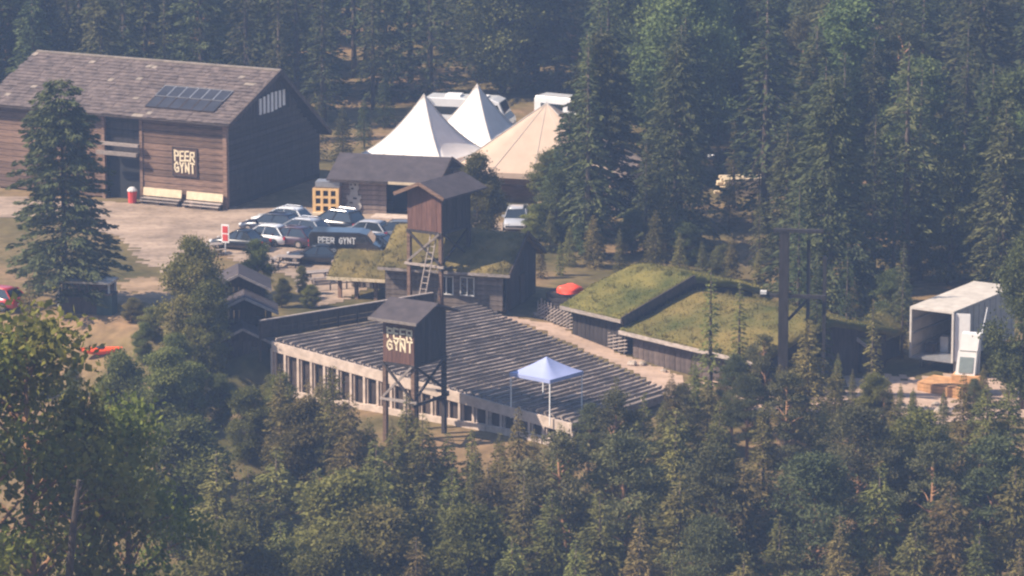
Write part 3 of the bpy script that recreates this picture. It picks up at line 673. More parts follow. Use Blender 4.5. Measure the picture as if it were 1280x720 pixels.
# small turf shed with gable facing the camera
Oe = P(1036, 462, 1.0); Oe.z = hg(Oe.x, Oe.y)
t = thing('turf_shed', 'small dark turf-roofed shed with its gable beside the thin spruce', 'shed', Oe, R(-30))
boards('plank', t, 0, 2.3, 0, 2.0, 6, dark_or_shaded_log, y=0, t=.1, vertical=True)
part('gable', MB().prism([(0, -.05, 2.0), (1.1, -.05, 2.9), (2.3, -.05, 2.0)], (0, .1, 0)), dark_or_shaded_log, t)
part('side_wall', MB().box((0, 3, 1), (.1, 6, 2)), dark_or_shaded_log, t); part('side_wall', MB().box((2.3, 3, 1), (.1, 6, 2)), dark_or_shaded_log, t)
sub = turf_slab(t, -.1, 6.2, -.6, 2.9, 1.95, 3.0, sod_brown, .25)
sub.rotation_euler = (0, 0, math.pi/2); sub.location = (2.3, 0, 0)
vb = MB(); vb.beam((-.55, -.2, 1.8), (1.15, -.2, 2.85), .1, .2).beam((2.85, -.2, 1.8), (1.15, -.2, 2.85), .1, .2); part('verge_board', vb, grey_wood, t)
# ------------------------------------------------------------------ grandstand
GA, GB = P(342, 422, 3.7), P(597, 381, 3.5)
GD, GC = P(717, 525, 1.6), P(838, 489, 1.5)
org = GA.copy(); org.z = 0
stand = thing('grandstand', 'long wooden open-air grandstand with rows of benches and a posted side wall', 'grandstand', org)
def gp(a, b, z=0.0):          # a along the slope (0 top..1 bottom), b across (0 wall side..1 path side)
    L_, R_ = GA.lerp(GD, a), GB.lerp(GC, a); p = L_.lerp(R_, b); p = p-org; p.z += z; return p
NR = 38
for i in range(NR):
    a0, a1 = i/NR, (i+1)/NR
    p = [gp(a0, 0), gp(a0, .965), gp(a1, .965), gp(a1, 0)]
    zt = p[0].z-.30
    for v in p: v.z = zt
    part('tier', MB().prism(p, (0, 0, -.5)), tierm, stand)
    am = (i+.62)/NR
    l, r = gp(am, -.012), gp(am, .985); zs = (zt+.30)
    l.z = r.z = zs
    nseg = 5 if i < 30 else 4
    b = part('bench', MB().beam(l+Vector((0, 0, -.08)), r+Vector((0, 0, -.08)), .1, .08), grey_wood, stand)
    for k in range(nseg+1):
        c = l.lerp(r, .02+.96*k/nseg); part('leg', MB().box((c.x, c.y, zs-.20), (.1, .15, .19), rz=math.atan2(r.y-l.y, r.x-l.x)), grey_wood, b)
    d = (r-l).normalized(); sd = Vector((d.y, -d.x, 0))
    for k in range(nseg):
        e0, e1 = l.lerp(r, k/nseg)+d*.02, l.lerp(r, (k+1)/nseg)-d*.02
        jz = random.uniform(-.01, .02)
        part('seat_plank', MB().beam(e0+Vector((0, 0, jz)), e1+Vector((0, 0, jz+random.uniform(-.02, .02))), .16, .06), bench_wood, b)
# side wall on the low side
wallL = [gp(k/22, 0) for k in range(23)]
def low(p): q = p.copy(); q.z = hg(q.x+org.x, q.y+org.y)-.05; return q
wn = Vector((-SU.x, -SU.y, 0))
for k, p in enumerate(wallL):
    q = low(p)+wn*.12; top = p+wn*.12; top.z -= .7
    part('wall_post', MB().box(((q+top)/2), (.17, .24, max(.1, top.z-q.z)), rz=R(-35)), concrete, stand)
    if k < 22:
        q2, t2 = low(wallL[k+1]), wallL[k+1].copy(); t2.z -= .7; t1 = p.copy(); t1.z -= .7
        q1 = low(p); inn = -wn*.12
        part('infill_panel', MB().prism([q1+inn, q2+inn, t2+inn, t1+inn], wn*.06), dark_wood, stand)
        # narrow upright either side of each opening
        m_ = wallL[k].lerp(wallL[k+1], .17); ql = low(m_)+wn*.05; tt = m_+wn*.05; tt.z -= .7
        part('wall_post', MB().box((ql+tt)/2, (.1, .16, max(.1, tt.z-ql.z)), rz=R(-35)), concrete, stand)
    if k < 22:
        A_, B_ = p+wn*.1, wallL[k+1]+wn*.1
        part('wall_band', MB().prism([A_-Vector((0, 0, .86)), B_-Vector((0, 0, .86)), B_-Vector((0, 0, .2)), A_-Vector((0, 0, .2))], wn*.16), concrete, stand)
        A_, B_ = low(p)+wn*.1, low(wallL[k+1])+wn*.1
        part('base_block', MB().prism([A_, B_, B_+Vector((0, 0, .42+random.uniform(-.05, .05))), A_+Vector((0, 0, .42))], wn*random.uniform(.25, .4)), concrete, stand)
# back rail: dark boards on posts
bl, br_ = gp(-.025, -.03), gp(-.025, .80)
for k in range(10):
    c = bl.lerp(br_, k/9); part('rail_post', MB().box((c.x, c.y, 3.4), (.14, .14, 2.6)), dark_wood, stand)
for j, z in enumerate((3.62, 3.94, 4.26, 4.55)):
    part('rail_board', MB().beam((bl.x, bl.y, z+.12), (br_.x, br_.y, z+.02), .06, .29), dark_wood, stand)
part('rail_cap', MB().beam((bl.x, bl.y, 4.84), (br_.x, br_.y, 4.74), .2, .06), grey_wood, stand)
part('end_wall', MB().prism([low(gp(0, 0)), low(gp(0, 1)), gp(0, 1, -.45), gp(0, 0, -.45)], (-.1, .05, 0)), dark_wood, stand)
# ------------------------------------------------------------------ watchtowers
def watchtower(label, corner, rz, W, D, zc, hc, roof_axis, sign_text=False, ladder=False):
    """corner = ground point under the cabin's near corner (local x runs left along the lit face: -W..0; y runs back 0..D)"""
    t = thing('watchtower', label, 'watchtower', corner, rz, 'timber watchtowers at the grandstand')
    for x in (-W+.1, -.1):
        for y in (.1, D-.1): part('leg', MB().beam((x, y, -.6), (x, y, zc), .26, .26), brown_log if y < 1 else dark_or_shaded_log, t)  # rear legs take the darker colour that stands for shade
    nb = 7
    wd = W/nb
    for k in range(nb): part('plank', MB().box((-W+(k+.5)*wd, .04+random.uniform(-.008, .008), zc+hc/2), (wd*.96, .08, hc)), redbrown, t)
    nb = 9; wd = D/nb
    for k in range(nb): part('plank', MB().box((-.04+random.uniform(-.008, .008), .08+(k+.5)*(D-.16)/nb, zc+hc/2), (.08, (D-.16)/nb*.96, hc)), dark_or_shaded_log, t)  # right face: shade put into a darker board colour than the front
    part('back_wall', MB().box((-W/2, D-.04, zc+hc/2), (W, .08, hc)), dark_or_shaded_log, t)
    part('left_wall', MB().box((-W+.04, D/2, zc+hc/2), (.08, D-.18, hc)), dark_or_shaded_log, t)
    part('floor', MB().box((-W/2, D/2, zc-.1), (W+.1, D+.1, .16)), dark_or_shaded_log, t)
    ov = .65
    if roof_axis == 'y':
        mb = MB(); sec = [(-W-ov, zc+hc-.1), (-W/2, zc+hc+.8), (ov, zc+hc-.1), (ov, zc+hc-.22), (-W/2, zc+hc+.66), (-W-ov, zc+hc-.22)]
        mb.prism([(x, -ov, z) for x, z in sec], (0, D+2*ov+.5, 0)); part('roof', mb, felt, t)
        part('gable', MB().prism([(-W, 0, zc+hc), (-W/2, 0, zc+hc+.66), (0, 0, zc+hc)], (0, .08, 0)), redbrown, t)
        vb = MB(); vb.beam((-W-ov, -ov-.03, zc+hc-.14), (-W/2, -ov-.03, zc+hc+.75), .06, .24).beam((ov, -ov-.03, zc+hc-.14), (-W/2, -ov-.03, zc+hc+.75), .06, .24)
        part('verge_board', vb, brown_log, t)
    else:
        gable_roof(t, -W-ov, ov, -ov, D+ov, zc+hc-.05, zc+hc+.85, felt)
        part('gable', MB().prism([(-.08, 0, zc+hc), (-.08, D/2, zc+hc+.68), (-.08, D, zc+hc)], (.08, 0, 0)), dark_or_shaded_log, t)
        part('eave_board', MB().box((-W/2, -ov-.04, zc+hc-.1), (W+2*ov, .06, .18)), grey_wood, t)
    br = ((-W+.1, 0, zc-2.2, -.1, 0, zc-.1, grey_wood), (-W+.1, 0, zc-.1, -.1, 0, zc-2.2, dark_or_shaded_log), (-.0, .1, zc-2.2, -.0, D-.1, zc-.1, dark_or_shaded_log), (.0, D-.1, zc-2.2, .0, .1, zc-.1, dark_or_shaded_log))
    for (x1, y1, z1, x2, y2, z2, m_) in br: part('brace', MB().beam((x1, y1-.12*(y1 == y2), z1), (x2, y2-.12*(y1 == y2), z2), .12, .14), m_, t)
    for y, z in ((0, zc-2.4), (D, zc-2.4)): part('crossbar', MB().beam((-W-.2, y-.02, z), (.2, y-.02, z), .16, .16), grey_wood, t)
    part('crossbar', MB().beam((.02, -.2, zc-2.6), (.02, D+.2, zc-2.6), .16, .16), dark_or_shaded_log, t)
    if ladder:
        for x in (-1.35, -.85): part('ladder_rail', MB().beam((x, -1.2, 0), (x+.4, .2, zc), .07, .07), grey_wood, t)
        for k in range(14):
            f = (k+.5)/14; part('ladder_rung', MB().beam((-1.35+.4*f, -1.2+1.4*f, zc*f), (-.85+.4*f, -1.2+1.4*f, zc*f), .05, .05), grey_wood, t)
    if sign_text:
        lettering(['PEER', 'GYNT'], -W*.87, zc+hc*.26, W*.84, hc*.52, -.012, t, cream_paint, .22, .2)
    return t
T1 = P(552, 389, 3.2); T1.z = hg(T1.x, T1.y)
watchtower('taller red-brown watchtower with ladder behind the stand', T1, TA, 2.8, 3.6, 5.65-(T1.z-3), 2.6, 'y', ladder=True)
T2 = P(518, 556, .0)
watchtower('watchtower lettered PEER GYNT in front of the side wall', T2, TA, 2.35, 3.6, 5.1, 2.9, 'x', sign_text=True)
# ------------------------------------------------------------------ pop-up canopy on the seats
CN = P(692, 476, 3.1); CN.z = 0.9
base = P(683, 512, 1.6)
t = thing('popup_canopy', 'pale blue pop-up canopy standing on the lower bench rows', 'canopy', base, R(-40))
Wc = 3.3; hc = 2.45
mb = MB(); n = 8
for i in range(n+1):
    f = i/n
    for a, b in ((-1, -1), (1, -1), (1, 1), (-1, 1)):
        na, nb_ = {(-1, -1): (1, -1), (1, -1): (1, 1), (1, 1): (-1, 1), (-1, 1): (-1, -1)}[(a, b)]
        for j in range(4):
            q = j/4; x, y = a+(na-a)*q, b+(nb_-b)*q
            mb.v.append((x*Wc/2*(1-f), y*Wc/2*(1-f), hc+1.0*(f*.7+.3*f*f)-.18*q*(1-q)*4*(1-f)*f))
mb.f = [(i*16+j, i*16+(j+1) % 16, (i+1)*16+(j+1) % 16, (i+1)*16+j) for i in range(n) for j in range(16)]
part('canopy_top', mb, blue_pvc, t, True)
va = MB()
for (x, y, sx, sy) in ((0, -1, 1, 0), (0, 1, 1, 0), (-1, 0, 0, 1), (1, 0, 0, 1)): va.box((x*Wc/2, y*Wc/2, hc-.1), (Wc*sx+.02, Wc*sy+.02, .24))
part('valance', va, blue_pvc, t)
for a in (-1, 1):
    for b in (-1, 1): part('leg', MB().beam((a*(Wc/2-.06), b*(Wc/2-.06), -.5), (a*(Wc/2-.06), b*(Wc/2-.06), hc), .06, .06), white_paint, t)
# ------------------------------------------------------------------ dark stair huts left of the stand
t = thing('entrance_hut', 'dark timber entrance hut with three stepped gable roofs beside the stand', 'hut', P(310, 487, 0), R(4))
for i, (x0, x1, y0, y1, zt) in enumerate(((-1.9, 1.3, 0, 2.2, 3.3), (-1.9, 1.6, 2.25, 5.0, 4.9), (-2.2, 1.2, 5.05, 8.4, 5.9))):
    boards('plank', t, x0, x1, -.5, zt, 10, dark_wood, y=y0, t=.1, vertical=True)
    part('side_wall', MB().box((x1, (y0+y1)/2, zt/2-.25), (.1, y1-y0, zt+.5)), dark_or_shaded_log, t)
    part('side_wall', MB().box((x0, (y0+y1)/2, zt/2-.25), (.1, y1-y0, zt+.5)), dark_or_shaded_log, t)
    mb = MB(); xm = (x0+x1)/2; sec = [(x0-.5, zt-.15), (xm, zt+.95), (x1+.5, zt-.15), (x1+.5, zt-.27), (xm, zt+.82), (x0-.5, zt-.27)]
    mb.prism([(a, y0-.5, b) for a, b in sec], (0, y1-y0+.45, 0)); part('roof', mb, felt, t)
    part('gable', MB().prism([(x0, y0-.04, zt), (xm, y0-.04, zt+.8), (x1, y0-.04, zt)], (0, .08, 0)), dark_wood, t)
    vb = MB(); vb.beam((x0-.5, y0-.54, zt-.18), (xm, y0-.54, zt+.9), .06, .16); vb.beam((x1+.5, y0-.54, zt-.18), (xm, y0-.54, zt+.9), .06, .16); part('verge_board', vb, grey_wood, t)
    part('window', MB().box((x1-.75, y0-.07, zt-.75), (.6, .05, .7)), glassm, t)
# ------------------------------------------------------------------ pole fence and stones beside the path
def pole_fence(pts, label, h=1.1, n=30):
    p0 = pts[0]; t = thing('pole_fence', label, 'fence', p0)
    seg = []
    for a, b in zip(pts[:-1], pts[1:]): seg += [a.lerp(b, k/10) for k in range(10)]
    seg.append(pts[-1])
    for k, p in enumerate(seg):
        q = p-p0; q.z = hg(p.x, p.y)-p0.z
        part('stake', MB().beam(q, q+Vector((.05, .05, h+random.uniform(0, .35))), .08, .08), grey_wood, t)
        if k < len(seg)-1:
            d = seg[k+1]-p
            for j in range(4):
                a = q+Vector((0, 0, .1+.24*j)); b = q+d*1.6+Vector((0, 0, .42+.24*j)); part('rail', MB().beam(a, b, .07, .07), grey_wood, t)
pole_fence([Pg(672, 397), Pg(712, 412), Pg(780, 444)], 'weathered slanting pole fence along the dirt path by the turf roofs')
pend = []
def rocks(n, cpx, spread, label, smin=.25, smax=.6):
    for k in range(n):
        p = Pg(cpx[0]+random.uniform(-1, 1)*spread[0], cpx[1]+random.uniform(-1, 1)*spread[1]); s = random.uniform(smin, smax)
        mb = MB(); sd = random.random()*99; nu, nv = 9, 6
        for j in range(nv+1):
            for i in range(nu):
                th, ph = math.pi*j/nv, 2*math.pi*i/nu; d = Vector((math.sin(th)*math.cos(ph), math.sin(th)*math.sin(ph), math.cos(th)))
                r = s*(1+.45*mn.noise(d*1.6+Vector((sd, 0, 0)))); mb.v.append((d.x*r, d.y*r*.8, max(-.1, d.z*r*.6+.1)))
        mb.f = [(j*nu+i, (j+1)*nu+i, (j+1)*nu+(i+1) % nu, j*nu+(i+1) % nu) for j in range(nv) for i in range(nu)]
        o = part('boulder', mb, stone); o.location = p; o.rotation_euler = (0, 0, random.random()*6); tag(o, label, 'boulder', 'boulders '+label.split(' ', 2)[2]); pend.append([o, f"{'small' if s < .36 else 'middling' if s < .48 else 'large'} {label}", 640+p.x/p.y*FPX, ''])
rocks(14, (825, 452), (45, 14), 'rough brown boulder on the bank below the long turf building')
rocks(10, (622, 386), (22, 6), 'rough boulder stacked beside the turf house wall')
rocks(9, (700, 398), (26, 7), 'rough boulder between the path and pole fence')
rocks(8, (1130, 515), (60, 8), 'rough boulder on the bank below the trailer')
# ------------------------------------------------------------------ red tarp, kayak, lower stall, blue tarp, timber
def lump(name, label, cat, loc, sx, sy, sz, m, rz=0, amp=.5, fq=1.6):
    mb = MB(); nu, nv = 26, 14; sd = random.random()*77
    for j in range(nv+1):
        for i in range(nu):
            th, ph = math.pi*j/nv*.5, 2*math.pi*i/nu; d = Vector((math.sin(th)*math.cos(ph), math.sin(th)*math.sin(ph), math.cos(th)))
            r = 1+amp*mn.noise(d*fq+Vector((sd, 0, 0)))+.07*mn.noise(d*5+Vector((sd, 3, 0))); mb.v.append((d.x*r*sx, d.y*r*sy, d.z*r*sz))
    mb.f = [(j*nu+i, (j+1)*nu+i, (j+1)*nu+(i+1) % nu, j*nu+(i+1) % nu) for j in range(nv) for i in range(nu)]
    o = part(name, mb, m, None, True); o.location = loc; o.rotation_euler = (0, 0, rz); return tag(o, label, cat)
hp = Pg(713, 400)
t = thing('log_store', 'dark plank store under the bright red tarp', 'store', hp, R(-20))
boards('plank', t, -1.5, .8, 0, 2.0, 6, dark_or_shaded_log, y=-.7, t=.08); part('store_body', MB().box((-.35, .1, 1.0), (2.2, 1.4, 1.95)), dark_wood, t)
lump('red_tarp', 'bright red crumpled tarp on the store by the greenest turf roof', 'tarp', hp+Vector((-.05, -.1, 1.95)), .95, .7, .62, red_tarp, 0, .35, 1.1)
def kayak(loc, rz, label):
    t = thing('kayak', label, 'kayak', loc, rz); mb = MB(); n = 14; m_ = 12
    for i in range(n+1):
        f = i/n*2-1; r = max(.02, (1-f*f)**.7)
        for k in range(m_):
            a = 2*math.pi*k/m_; mb.v.append((f*1.65, math.cos(a)*.38*r, .3+math.sin(a)*.26*r+.18*f*f))
    mb.f = [(i*m_+k, (i+1)*m_+k, (i+1)*m_+(k+1) % m_, i*m_+(k+1) % m_) for i in range(n) for k in range(m_)]
    part('hull', mb, mat('orange_red_hull', (.95, .10, .02), .4, .08), t, True)
    part('cockpit', MB().tube([(0, 0, .54), (0, 0, .6)], [.32, .28], 12), dark_hole, t)
kp = PY(124, 450, 215.0)
lt = Pg(108, 390)
t = thing('counter_stall', 'dark market counter with a grey roof below the tall spruce', 'stall', lt, R(-12))
part('counter', MB().box((0, 0, .55), (3.6, 1.0, 1.1)), dark_wood, t)
part('roof', MB().box((0, .2, 2.2), (4.0, 2.0, .14)), metal_grey, t)
for x in (-1.8, 1.8):
    for y in (-.5, 1.0): part('post', MB().box((x, y, 1.1), (.12, .12, 2.2)), pale_board, t)
part('back_panel', MB().box((.3, 1.0, 1.2), (3.0, .06, 1.9)), mat('stall_cloth', (.35, .22, .16), .9), t)
t = thing('crate', 'dark green square crate right of the market counter', 'crate', Pg(134, 392), R(-15))
part('box', MB().box((0, 0, .7), (1.1, 1.1, 1.4)), mat('dark_green_paint', (.03, .06, .055), .6), t)
part('lid', MB().box((0, 0, 1.44), (1.2, 1.2, .1)), dark_wood, t)
lump('blue_tarp', 'small bright blue tarp glimpsed between the spruces', 'tarp', P(801, 140, 3.6), .8, .6, .7, blue_tarp)
tb = Pg(930, 246)
t = thing('timber_stack', 'stack of pale sawn timber glimpsed in the forest clearing', 'timber stack', tb, R(8))
for k in range(5):
    for j in range(4):
        part('plank', MB().box((random.uniform(-.3, .3), j*.5, .15+k*.3), (3.6, .4, .2), rz=random.uniform(-.03, .03)), cream_wood, t)
# ------------------------------------------------------------------ box trailer, deck, cabinet
Ot = P(1190, 472, .6); Ot.z = hg(Ot.x, Ot.y); At = R(-32)
t = thing('box_trailer', 'white open-ended box trailer among the trees', 'trailer', Ot, At)
W_, D_, z0, z1 = 3.1, 9.5, 1.0, 4.35
part('floor', MB().box((-W_/2, D_/2, z0), (W_, D_, .16)), metal_grey, t)
trl = mat('trailer_panel', (.36, .33, .30), .6, .15, 1.2)
part('roof', MB().box((-W_/2, D_/2, z1+.05), (W_+.12, D_+.1, .1)), mat('trailer_roof', (.48, .43, .37), .7, .15, 1.5), t)
part('side_panel', MB().box((-.04, D_/2+.02, (z0+z1)/2), (.08, D_-.04, z1-z0-.1)), trl, t)
part('side_panel', MB().box((-W_+.04, D_/2+.02, (z0+z1)/2), (.08, D_-.04, z1-z0-.1)), trl, t)
part('end_panel', MB().box((-W_/2, D_-.04, (z0+z1)/2), (W_-.18, .08, z1-z0-.1)), trl, t)
fr = MB()
for x in (-W_, 0): fr.box((x, -.03, (z0+z1)/2), (.14, .1, z1-z0+.1))
fr.box((-W_/2, -.034, z1), (W_, .1, .14)); part('door_frame', fr, mat('trailer_frame', (.5, .46, .42), .6, .15, 2), t)
for k in range(3): part('inner_rail', MB().box((-W_+.12, D_/2, 1.7+k*.9), (.06, D_-.3, .12)), metal_grey, t)
part('door', MB().box((.55, .3, (z0+z1)/2), (1.0, .07, z1-z0-.1), rz=R(20)), white_paint, t)
for y in (5.5, 6.7):
    for x in (-W_+.2, -.2): 
        o = part('wheel', MB().tube([(x-.15, y, .48), (x+.15, y, .48)], [.48, .48], 12), rubber, t)
for k in range(11): part('rib', MB().box((.02, .5+k*.85, (z0+z1)/2), (.05, .07, z1-z0-.2)), trl, t)
for k in range(3): part('cargo_box', MB().box((-W_+.7+k*.62, 1.6+k*.9, z0+.4+.2*(k % 2)), (.55, .6, .64+.4*(k % 2)), rz=.2*k), (dark_wood, metal_grey, pale_board)[k], t)
part('chassis', MB().box((-W_/2, D_/2, .78), (1.2, D_-1, .2)), dark_wood, t)
for x in (-W_+.3, -.3): part('support_leg', MB().box((x, 1.0, .45), (.14, .14, .95)), metal_grey, t)
t = thing('timber_deck', 'orange-brown wooden deck in front of the open trailer', 'deck', P(1150, 497, .2), At)
boards('plank', t, -.2, 2.9, 0.0, .95, 4, orange_wood, y=0, t=.08)
for k in range(8): part('deck_board', MB().box((1.35, .2+k*.3, 1.0+random.uniform(-.01, .01)), (3.2, .27, .06)), orange_wood, t)
part('side_skirt', MB().box((2.9, 1.2, .45), (.08, 2.3, .9)), orange_wood, t); part('side_skirt', MB().box((-.2, 1.2, .45), (.08, 2.3, .9)), orange_wood, t)
cb = P(1206, 469, 1.7)
t = thing('white_cabinet', 'tall white two-part cabinet beside the trailer opening', 'cabinet', cb, R(-18))
part('lower_case', MB().prism([(-.65, 0, 0), (.65, 0, 0), (.75, .1, 1.55), (-.5, .1, 1.55)], (0, .7, 0)), white_paint, t)
part('screen', MB().prism([(-.42, -.03, .15), (.5, -.03, .15), (.58, .06, 1.2), (-.36, .06, 1.2)], (0, .02, 0)), mat('screen_grey', (.22, .26, .26), .3, .1), t)
part('upper_case', MB().prism([(-.42, .1, 1.62), (.78, .1, 1.62), (.9, .2, 2.75), (-.3, .2, 2.75)], (0, .6, 0)), white_paint, t)
part('plinth', MB().box((.1, .4, -.55), (1.9, 1.2, 1.08)), orange_wood, t)
part('joint', MB().box((.12, .4, 1.585), (1.1, .5, .08)), dark_wood, t)
t = thing('thin_mast', 'thin pale mast leaning beside the white cabinet', 'mast', cb+Vector((.95, .6, 0)), 0)
part('pole', MB().tube([(0, 0, -.5), (.1, 0, 2.2), (.5, 0, 4.4)], [.05, .05, .04], 6), pale_metal, t)
part('foot', MB().box((0, 0, -.4), (.5, .5, .1)), dark_wood, t)
# ------------------------------------------------------------------ dark portal posts by the turf roofs
pp = Pg(978, 494)
t = thing('timber_portal', 'tall dark timber portal with a thick post and crossbeams before the forest', 'portal', pp, R(-8))
part('post', MB().box((0, 0, 5.4), (.62, .55, 10.8)), dark_or_shaded_log, t)
for x, h_ in ((1.55, 10.2), (2.6, 9.2)): part('post', MB().box((x, .3, h_/2), (.22, .22, h_)), dark_or_shaded_log, t)
part('crossbeam', MB().box((.6, -.1, 6.6), (4.2, .22, .22)), dark_or_shaded_log, t)
part('crossbeam', MB().box((.9, -.1, 10.9), (3.2, .4, .22)), dark_or_shaded_log, t)
part('cap', MB().box((-1.3, -.1, 6.8), (.4, .4, .2)), pale_board, t)
part('brace', MB().beam((.3, 0, 5.0), (1.5, .3, 6.3), .16, .16), dark_or_shaded_log, t)
part('base_block', MB().box((0, -.05, .6), (1.2, 1.0, 1.2)), stone, t)
# ------------------------------------------------------------------ trees
def cards(c, a, b):
    n = len(c); V = np.empty((n, 4, 3)); V[:, 0] = c-a; V[:, 1] = c+b; V[:, 2] = c+a; V[:, 3] = c-b
    me = bpy.data.meshes.new('crown')
    me.vertices.add(n*4); me.vertices.foreach_set('co', V.reshape(-1).astype(np.float32))
    me.loops.add(n*4); me.loops.foreach_set('vertex_index', np.arange(n*4, dtype=np.int32))
    me.polygons.add(n); me.polygons.foreach_set('loop_start', np.arange(0, n*4, 4, dtype=np.int32))
    try: me.polygons.foreach_set('loop_total', np.full(n, 4, dtype=np.int32))
    except Exception: pass
    me.update(calc_edges=True); me.validate(); return me
def unit(v): return v/np.maximum(1e-6, np.linalg.norm(v, axis=-1, keepdims=True))
def spruce_mesh(seed, h, Rr, m, dens=1.0, card=.34, droop=.35, base=.06, gap=.12, power=.8):
    r = np.random.default_rng(seed); cs, as_, bs = [], [], []; tb = MB()
    tb.tube([(0, 0, -.8), (0, 0, h*.3), (0, 0, h*.7), (0, 0, h*.985)], [h*.016, h*.012, h*.006, .02], 7)
    z = h*base; tw = r.uniform(-.04, .04, 2)
    while z < h*.985:
        k = 1-z/h; rad = Rr*(k**power)*(1 if k < .85 else .8)*r.uniform(.8, 1.12)+.12
        nb = int(r.integers(6, 9)) if k > .12 else 4
        a0 = r.uniform(0, 6.28)
        for j in range(nb):
            if r.random() < gap: continue
            az = a0+j*6.283/nb+r.uniform(-.3, .3); L = rad*r.uniform(.68, 1.15)
            d = np.array([math.cos(az), math.sin(az), 0.])
            ns = max(4, int(L/.062*dens))
            f = r.uniform(.12, 1.0, ns)**.8
            zz = z+L*(.16*f-droop*f*f*1.4*(.6+k*.5))+.12*L*np.maximum(0, f-.75)
            side = np.array([-d[1], d[0], 0.])
            off = r.normal(0, 1, ns)*(.20*L*(1.1-f)+.09)
            c = d*(L*f)[:, None]+side*off[:, None]; c[:, 2] += zz+r.normal(0, .07, ns)
            ax = unit(d*1.0+side*(off*1.4+r.normal(0, .5, ns))[:, None]+np.array([0, 0, 1.])*(r.normal(-.30, .3, ns))[:, None])
            ln = card*r.uniform(.6, 1.3, ns)*(.55+.45*min(1, L/1.2))
            bx = unit(np.cross(ax, unit(r.normal(0, 1, (ns, 3))+np.array([0, 0, .9]))))
            cs.append(c); as_.append(ax*ln[:, None]); bs.append(bx*(ln*r.uniform(.24, .42, ns))[:, None])
            if j % 2 == 0 and L > .8: tb.tube([(0, 0, z), tuple(d*L*.5+np.array([0, 0, z-.05*L])), tuple(d*L*.9+np.array([0, 0, z-droop*L*.9]))], [.035, .02, .008], 4, False)
        z += (.30+.028*h*k)*r.uniform(.75, 1.25)/max(.8, dens**.3)
    me = cards(np.concatenate(cs), np.concatenate(as_), np.concatenate(bs)); me.materials.append(m)
    return tb.mesh('trunk', bark_s, True), me
def clump_tree(seed, h, Rr, m, bark, kind='birch', card=.22, nl=26, per=190):
    r = np.random.default_rng(seed); tb = MB(); cs, as_, bs = [], [], []
    lean = r.normal(0, .04, 2)*h; pts = [(0, 0, -.8), (lean[0]*.3, lean[1]*.3, h*.35), (lean[0]*.8, lean[1]*.8, h*.7), (lean[0], lean[1], h*.95)]
    tb.tube(pts, [h*.018+.04, h*.013+.03, h*.008+.02, .02], 8)
    lo = .08 if kind == 'birch' else .28
    for k in range(nl):
        f = lo+(1-lo)*((k+r.random())/nl); prof = math.sin(math.pi*min(1, (f-lo*.55)/(1-lo*.55))**(.8 if kind == 'birch' else 1.1))**.65 if f < .99 else .2
        az = r.uniform(0, 6.28); L = Rr*prof*r.uniform(.35, 1.0)
        zc = f*h+(L*.15 if kind == 'birch' else -.02*L)
        zc = min(zc, h*.985)
        b = np.array([lean[0]*f+math.cos(az)*L, lean[1]*f+math.sin(az)*L, zc])
        root = (lean[0]*f*.85, lean[1]*f*.85, max(h*.15, zc-L*.55))
        tb.tube([root, tuple((np.array(root)+b)/2+np.array([0, 0, .12*L])), tuple(b)], [.05+.004*h, .035, .012], 5, False)
        sx = Rr*r.uniform(.24, .42); sz = sx*(r.uniform(.55, .9) if kind == 'birch' else r.uniform(.35, .55))
        n = int(per*r.uniform(.6, 1.3)*(sx/ (Rr*.33))**1.6)
        u = unit(r.normal(0, 1, (n, 3)))*(r.uniform(.25, 1, n)**.45)[:, None]
        c = b+u*np.array([sx, sx, sz])*(1+.3*r.normal(0, 1, (n, 1)))
        ax = unit(r.normal(0, 1, (n, 3))+u*.8+np.array([0, 0, -.2 if kind == 'birch' else .35])); ln = card*r.uniform(.5, 1.25, n)
        bx = unit(np.cross(ax, r.normal(0, 1, (n, 3))+np.array([0, 0, .6])))
        cs.append(c); as_.append(ax*ln[:, None]); bs.append(bx*(ln*(r.uniform(.5, .8, n) if kind == 'birch' else r.uniform(.25, .45, n)))[:, None])
    me = cards(np.concatenate(cs), np.concatenate(as_), np.concatenate(bs)); me.materials.append(m)
    return tb.mesh('trunk', bark, True), me
LIB = {}
REFH = {'spruce': 16., 'slim': 14., 'broad': 15., 'pine': 15., 'young': 11., 'birch': 9., 'near': 13., 'dense': 17.}
for i in range(8): LIB['spruce', i] = spruce_mesh(100+i, 16, (3.1, 3.4, 3.7, 2.5, 3.2, 2.2, 3.5, 2.8)[i], lf_spruce, (1.1, 1.2, 1.2, 1.0, .9, 1.0, 1.3, .8)[i], .22, (.35, .5, .3, .4, .6, .45, .25, .55)[i], (.06, .12, .05, .2, .08, .1, .04, .25)[i], (.1, .14, .08, .1, .24, .12, .06, .3)[i], (.8, .7, .6, .9, .75, 1.0, .65, .7)[i])
for i in range(2): LIB['slim', i] = spruce_mesh(200+i, 14, 1.35, lf_fore, .9, .22, .4, .05, .22, .75)
for i in range(4): LIB['young', i] = spruce_mesh(300+i, 11, 2.5+.45*(i % 3), lf_fore, 1.6, .17, .22, .03, .10, (.95, .7, .85, .75)[i])
for i in range(4): LIB['broad', i] = clump_tree(400+i, 15, 3.4, lf_far, bark_s, 'birch', .15, 70, 300)
for i in range(4): LIB['pine', i] = clump_tree(500+i, 15, (2.9, 2.4, 3.4, 2.7)[i], lf_pine, bark_p, 'pine', .16, (60, 40, 70, 34)[i], 320)
for i in range(3): LIB['birch', i] = clump_tree(600+i, 9, 2.4, lf_birch, bark_s, 'birch', .105, 56, 480)
LIB['near', 0] = clump_tree(700, 13, 3.6, lf_near, bark_p, 'birch', .15, 44, 230)
LIB['dense', 0] = spruce_mesh(150, 17, 5.0, lf_spruce, 2.0, .24, .22, .08, .08, .40)
